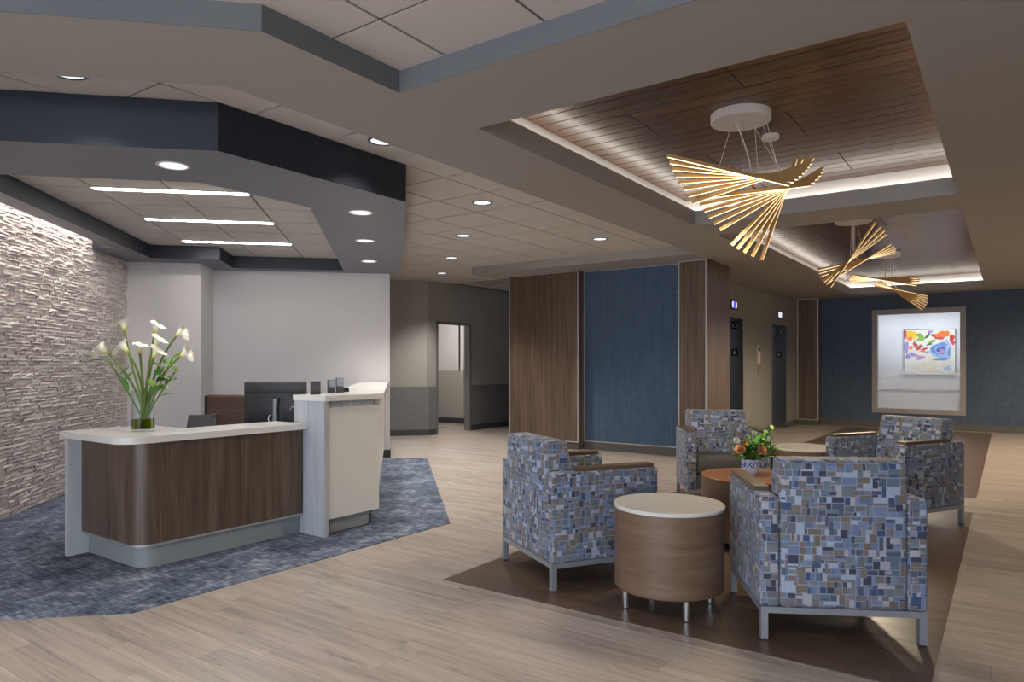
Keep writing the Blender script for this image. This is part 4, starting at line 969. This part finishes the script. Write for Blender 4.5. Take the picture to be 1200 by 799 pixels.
# ================================================================== SEATING GROUP
FZ = 0.003
def wedge(prof, x0, x1, bev=0.02, seg=3):
    """side profile in (y, z) swept along x with softened edges"""
    bm = bmesh.new(); lo = [bm.verts.new((x0, p[0], p[1])) for p in prof]; hi = [bm.verts.new((x1, p[0], p[1])) for p in prof]; n = len(prof)
    bm.faces.new(lo); bm.faces.new(hi[::-1])
    for i in range(n): bm.faces.new((lo[i], hi[i], hi[(i+1) % n], lo[(i+1) % n]))
    bmesh.ops.recalc_face_normals(bm, faces=bm.faces[:])
    bmesh.ops.bevel(bm, geom=bm.edges[:], offset=bev, segments=seg, profile=0.5, affect='EDGES')
    return bm
def make_armchair():
    t = thing('armchair', '', 'armchair')
    obj('seat', box(-0.284, 0.284, -0.17, 0.375, 0.30, 0.455, bev=0.028, seg=3), 'grey_fabric', t, smooth=True)
    obj('front_panel', box(-0.284, 0.284, 0.30, 0.355, 0.165, 0.30), 'grey_fabric', t)
    obj('backrest', wedge([(-0.372, 0.162), (-0.372, 0.80), (-0.362, 0.865), (-0.215, 0.87), (-0.12, 0.46), (-0.12, 0.162)], -0.288, 0.288, 0.022), 'fabric', t, smooth=True, uv=True)
    for s in (-1, 1):
        x0, x1 = (0.290, 0.382) if s > 0 else (-0.382, -0.290)
        a = obj('arm', box(x0, x1, -0.365, 0.375, 0.162, 0.69, bev=0.018, seg=3), 'fabric', t, smooth=True, uv=True)
        obj('arm_cap', box(x0+0.008, x1-0.008, -0.19, 0.345, 0.688, 0.712, bev=0.004), 'cap_wood', a)
        for y_ in (-0.345, 0.345):
            l = obj('leg', box(s*0.36-0.0165, s*0.36+0.0165, y_-0.0165, y_+0.0165, 0.006, 0.132), 'silver', t)
            obj('glide', box(s*0.36-0.014, s*0.36+0.014, y_-0.014, y_+0.014, 0.0, 0.006), 'black', l)
        obj('side_rail', box(s*0.36-0.0165, s*0.36+0.0165, -0.3615, 0.3615, 0.132, 0.162), 'silver', t)
    for y_ in (-0.345, 0.345): obj('cross_rail', box(-0.3435, 0.3435, y_-0.0165, y_+0.0165, 0.132, 0.162), 'silver', t)
    return t
chair = make_armchair()
spots = [(-0.815, 3.917, 29.3, 'patchwork armchair turned back towards the windows, standing nearest the white drum table'),
         (-2.292, 3.938, -31.4, 'patchwork armchair on the dark floor corner, showing its back and side, nearest the reception desk'),
         (-2.297, 6.754, 210.0, 'patchwork armchair with charcoal seat in view, in front of the narrow walnut column'),
         (-0.805, 6.758, 150.0, 'patchwork armchair angled beside the far white topped table, its outer side in shadow')]
for k, (x, y, a, lb) in enumerate(spots):
    o = chair if k == 0 else copy_tree(chair)
    o.location = (x, y, FZ); o.rotation_euler = (0, 0, math.radians(a)); o['label'] = lb; o['group'] = 'patchwork lounge armchairs'
def drum(name, label, x, y, r, h, topmat, toe, legmat='chrome'):
    t = thing(name, label, 'side table', (x, y, FZ), 0)
    tt = 0.021 if topmat == 'quartz' else 0.02
    obj('drum_body', lathe([(0, toe), (r-0.012, toe), (r-0.004, toe+0.008), (r-0.004, h-tt), (0, h-tt)], 72), 'drum_wood', t, smooth=True)
    obj('table_top', lathe([(0, h-tt), (r-0.002, h-tt), (r+0.002, h-tt+0.005), (r+0.002, h-0.005), (r-0.003, h), (0, h)], 72), topmat, t, smooth=True)
    k = r*0.82/R2
    for sx, sy in ((-1, -1), (1, -1), (1, 1), (-1, 1)):
        l = obj('leg', lathe([(0, 0.004), (0.025, 0.004), (0.025, toe), (0, toe)], 18, sx*k, sy*k), legmat, t, smooth=True)
        obj('glide', lathe([(0, 0), (0.021, 0), (0.021, 0.004), (0, 0.004)], 12, sx*k, sy*k), 'black', l)
    return t
drum('drum_table', 'white topped wooden drum table on chrome legs between two armchair backs', -1.525, 3.63, 0.298, 0.562, 'quartz', 0.11)
drum('drum_table', 'low wooden drum table with wood top carrying the flower bowl', -1.55, 5.28, 0.375, 0.50, 'top_wood', 0.05)
drum('drum_table', 'white topped wooden drum table between the two armchairs facing the windows', -1.55, 6.86, 0.298, 0.562, 'quartz', 0.11)

# flower bowl
PX, PY, PZ = -1.56, 5.26, FZ + 0.50
bowl = thing('flower_bowl', 'blue and white porcelain bowl of flowers on the low wooden drum table', 'bowl', (PX, PY, PZ))
obj('porcelain', lathe([(0, 0), (0.036, 0), (0.036, 0.007), (0.052, 0.018), (0.064, 0.036), (0.070, 0.06), (0.071, 0.09), (0.070, 0.122), (0.066, 0.122), (0.066, 0.09), (0.064, 0.06), (0.058, 0.038), (0.04, 0.02), (0, 0.016)], 36), 'porcelain', bowl, smooth=True)
PD = FWD[0]*PX + FWD[1]*PY
pbase = Vector((PX, PY, PZ + 0.075))
def rose_at(name, label, u, v, dd, r, mat, group):
    c = at(u, v, PD + dd); o = thing(name, label, 'flower', tuple(c), 0, group)
    ax_ = (Vector((-FWD[0], -FWD[1], 0))*0.8 + Vector((0, 0, 0.7)) + pdir((0.15*(u-884)/20, 0))).normalized()
    obj('stem', tube(bez((0, 0, 0), (pbase-c)*0.4, (pbase-c), 6), 0.003, 6), 'stem', o, smooth=True)
    q_ = ax_.to_track_quat('Z', 'Y')
    for ring, (n, rr, hgt, tilt) in enumerate(((3, 0.25, 1.0, 0.1), (5, 0.5, 0.9, 0.35), (6, 0.8, 0.65, 0.8), (7, 1.0, 0.35, 1.1))):
        for k in range(n):
            a = 2*math.pi*(k + 0.5*ring)/n; bm = bmesh.new()
            rows = []
            for i in range(4):
                t_ = i/3; wdt = r*0.75*math.sin(math.pi*(0.2+0.6*t_))*(0.5+rr*0.5)
                rad = r*rr*(0.25 + 0.75*t_**(1.3)) ; zz = r*hgt*t_ - r*tilt*0.25*t_**3
                rows.append([Vector((rad, w_*wdt, zz - abs(w_)*r*0.08)) for w_ in (-0.5, -0.2, 0.2, 0.5)])
            vs = [[bm.verts.new(q_ @ (Matrix.Rotation(a, 3, 'Z') @ p)) for p in row] for row in rows]
            for x_, y_ in zip(vs, vs[1:]):
                for i in range(3): bm.faces.new((x_[i], x_[i+1], y_[i+1], y_[i]))
            bmesh.ops.solidify(bm, geom=bm.faces[:], thickness=0.0008)
            obj('petal', bm, mat, o, smooth=True)
rose_at('rose', 'peach rose on the column side of the porcelain bowl', 867, 527, -0.07, 0.042, 'rose', 'roses in the porcelain bowl')
rose_at('rose', 'peach rose on the armchair side of the porcelain bowl', 893, 528, -0.07, 0.040, 'rose', 'roses in the porcelain bowl')
rose_at('white_blossom', 'round white blossom over the peach rose in the porcelain bowl', 863, 516, -0.02, 0.026, 'white_petal', 'white blossoms in the porcelain bowl')
rose_at('white_blossom', 'small white blossom in the middle of the bowl arrangement', 886, 518, 0.0, 0.020, 'white_petal', 'white blossoms in the porcelain bowl')
rose_at('white_blossom', 'white blossom below the upright sprig of the bowl arrangement', 884, 508, 0.03, 0.024, 'white_petal', 'white blossoms in the porcelain bowl')
rose_at('yellow_blossom', 'small yellow blossom among the leaves of the bowl arrangement', 873, 519, -0.04, 0.020, 'yellow_petal', 'yellow blossoms in the porcelain bowl')
for u, v in ((868, 534), (874, 528), (880, 524), (884, 530), (890, 536), (878, 534), (898, 530), (872, 522), (886, 520), (903, 534), (864, 536), (895, 520), (876, 538), (888, 526), (870, 530), (900, 526), (882, 516)):
    sprig('greenery', 'leafy green sprig filling the porcelain bowl', pbase + Vector((rl.uniform(-.03, .03), rl.uniform(-.03, .03), 0)), at(u, v, PD + rl.uniform(-.09, .06)), 7, 'leaf', 'leafy sprigs in the porcelain bowl', 0.075, 0.04, 0.002, mats=['leaf', 'leaf_dark', 'leaf_light'])
for u, v in ((905, 503), (899, 508), (909, 526), (903, 518)):
    sprig('greenery', 'pale green sprig reaching towards the far table', pbase, at(u, v, PD + rl.uniform(-.05, .05)), 9, 'leaf_light', 'pale sprigs in the porcelain bowl', 0.062, 0.03, 0.002, mats=['leaf_light', 'leaf'])
for u, v in ((846, 512), (852, 509)):
    sprig('greenery', 'thin grey green sprig reaching towards the blue wall', pbase, at(u, v, PD), 10, 'leaf_grey', 'grey sprigs in the porcelain bowl', 0.035, 0.01, 0.0015)
for u, v in ((880, 492), (888, 496)):
    sprig('greenery', 'pale upright feathery sprig in the bowl arrangement', pbase, at(u, v, PD + 0.03), 12, 'leaf_grey', 'upright sprigs in the porcelain bowl', 0.03, 0.012, 0.0015)

# ================================================================== PENDANT FIXTURES
def canopy_disc(o, c, r, h):
    obj('canopy', lathe([(0, -h), (r-0.004, -h), (r, -h+0.004), (r, 0), (0, 0)], 48), 'white_metal', o, Vector(c) - Vector(o.location), smooth=True)
def pendant(label, ctr, bars, cables, cord, flip=(), watt=46.0):
    """bars: (end A, end B) in metres; every bar is a gold channel with a warm light strip along its underside"""
    o = thing('pendant_light', label, 'pendant light', ctr, 0, 'fan shaped bar pendants')
    c = Vector(ctr); canopy_disc(o, ctr, 0.205, 0.06)
    mids = []
    for k, (a, b_) in enumerate(bars):
        a, b_ = a-c, b_-c; sg = -1 if k in flip else 1
        br_ = obj('bar', bar(a, b_, 0.011, 0.022), 'gold', o)
        d = (b_-a).normalized(); s_ = d.cross(Vector((0, 0, 1))).normalized(); u_ = s_.cross(d).normalized()
        obj('light_strip', bar(a + d*0.006 - u_*0.0125*sg, b_ - d*0.006 - u_*0.0125*sg, 0.007, 0.003), 'bar_light', br_)
        mids.append((a+b_)/2)
    g = sum(mids, Vector())/len(mids)
    l = bpy.data.lights.new('pendant_glow', 'SPOT'); l.energy = watt; l.color = (1.0, 0.83, 0.60); l.shadow_soft_size = 0.25; l.spot_size = math.radians(172); l.spot_blend = 0.5
    lo = bpy.data.objects.new('pendant_glow', l); COL.objects.link(lo); lo.parent = o; lo.location = (g.x, g.y, min(m_.z for m_ in mids) - 0.30)
    for p, q_ in cables: obj('cable', tube([Vector(p)-c, Vector(q_)-c], 0.0018, 5), 'white_metal', o)
    obj('power_cord', tube([Vector(p)-c for p in cord], 0.005, 6), 'white_metal', o, smooth=True)
    return o, mids
def lerp2(a, b_, t): return (a[0]+(b_[0]-a[0])*t, a[1]+(b_[1]-a[1])*t)
def fan(n, a0, a1, b0, b1, d0, d1):
    """n bars whose ends run from a0 to a1 and from b0 to b1 (photo pixels), stacked from depth d0 to d1"""
    out = []
    for k in range(n):
        t = k/(n-1); d = d0 + (d1-d0)*t
        pa, pb = lerp2(a0, a1, t), lerp2(b0, b1, t)
        # gentle bow of the end line
        out.append((at(pa[0] - 3*math.sin(math.pi*t), pa[1], d-0.05), at(pb[0] + 3*math.sin(math.pi*t), pb[1], d+0.05)))
    return out
b1_ = fan(8, (782, 182), (811, 237), (926, 216), (951, 190), 4.50, 4.80) + fan(6, (817, 232), (843, 269), (950, 216), (965, 196), 4.90, 5.12) + fan(5, (857, 287), (892, 305), (953, 184), (933, 185), 5.20, 5.42)
c1_ = Vector((-1.546, 4.966, WC))
def cab(c, dx, dy, p): return ((c.x+dx, c.y+dy, WC-0.06), p)
def spine(o, mids):
    """hub tube that carries the bars one behind the other"""
    pts = [mids[0]] + mids[2:-2:3] + [mids[-1]]
    obj('hub', tube([p + Vector((0, 0, 0.02)) for p in pts], 0.008, 8), 'gold', o, smooth=True)
def drops(c, bars, picks, r=0.17):
    out = []
    for k, (i, t) in enumerate(picks):
        a, b_ = bars[i]; p = a.lerp(b_, t) + Vector((0, 0, 0.012))
        v_ = Vector((p.x-c.x, p.y-c.y)); q_ = v_.normalized()*min(r, v_.length)
        out.append(((c.x+q_.x, c.y+q_.y, WC-0.06), tuple(p)))
    return out
cab1 = drops(c1_, b1_, [(0, 0.42), (2, 0.55), (5, 0.6), (7, 0.72), (10, 0.7), (16, 0.7)])
p_ = b1_[3][0].lerp(b1_[3][1], 0.6)
o, mids = pendant('large fan of glowing gold bars hanging over the low drum table', tuple(c1_), b1_, cab1, bez((c1_.x-0.03, c1_.y-0.02, WC-0.06), (c1_.x+0.05, c1_.y, 2.85), p_, 8))
spine(o, mids)
obj('small_canopy', lathe([(0, -0.035), (0.058, -0.035), (0.062, -0.03), (0.062, 0), (0, 0)], 32), 'white_metal', o, Vector((-1.50, 5.56, WC)) - c1_, smooth=True)
def c4(x, y): return (950 + x*0.1502, 250 + y*0.1502)
b2_ = fan(4, c4(150, 574), c4(100, 512), c4(500, 70), c4(588, 160), 8.15, 8.40) + fan(5, c4(118, 545), c4(60, 437), c4(628, 235), c4(658, 302), 8.50, 8.80)
c2_ = Vector((-1.527, 9.25, WC)); p_ = b2_[1][0].lerp(b2_[1][1], 0.5)
o, mids = pendant('fan of glowing gold bars crossing steeply, first over the elevator lobby', tuple(c2_), b2_, drops(c2_, b2_, [(0, 0.45), (3, 0.5), (6, 0.45), (8, 0.6)]), [(c2_.x, c2_.y, WC-0.06), (c2_.x, c2_.y, 2.8), tuple(p_)], watt=105.0)
spine(o, mids)
b3_ = fan(6, c4(325, 478), c4(310, 530), c4(828, 560), c4(830, 488), 10.7, 11.0) + fan(7, c4(500, 566), c4(545, 528), c4(912, 650), c4(872, 758), 11.1, 11.45)
c3_ = Vector((-1.58, 12.48, WC)); p_ = b3_[3][0].lerp(b3_[3][1], 0.5)
o, mids = pendant('flat fan of gold bars above a drooping fan, deepest in the elevator lobby', tuple(c3_), b3_, drops(c3_, b3_, [(0, 0.4), (5, 0.6), (8, 0.4), (11, 0.6)]), [(c3_.x, c3_.y, WC-0.06), (c3_.x, c3_.y, 2.85), tuple(p_)], flip=range(6, 13), watt=70.0)
spine(o, mids)
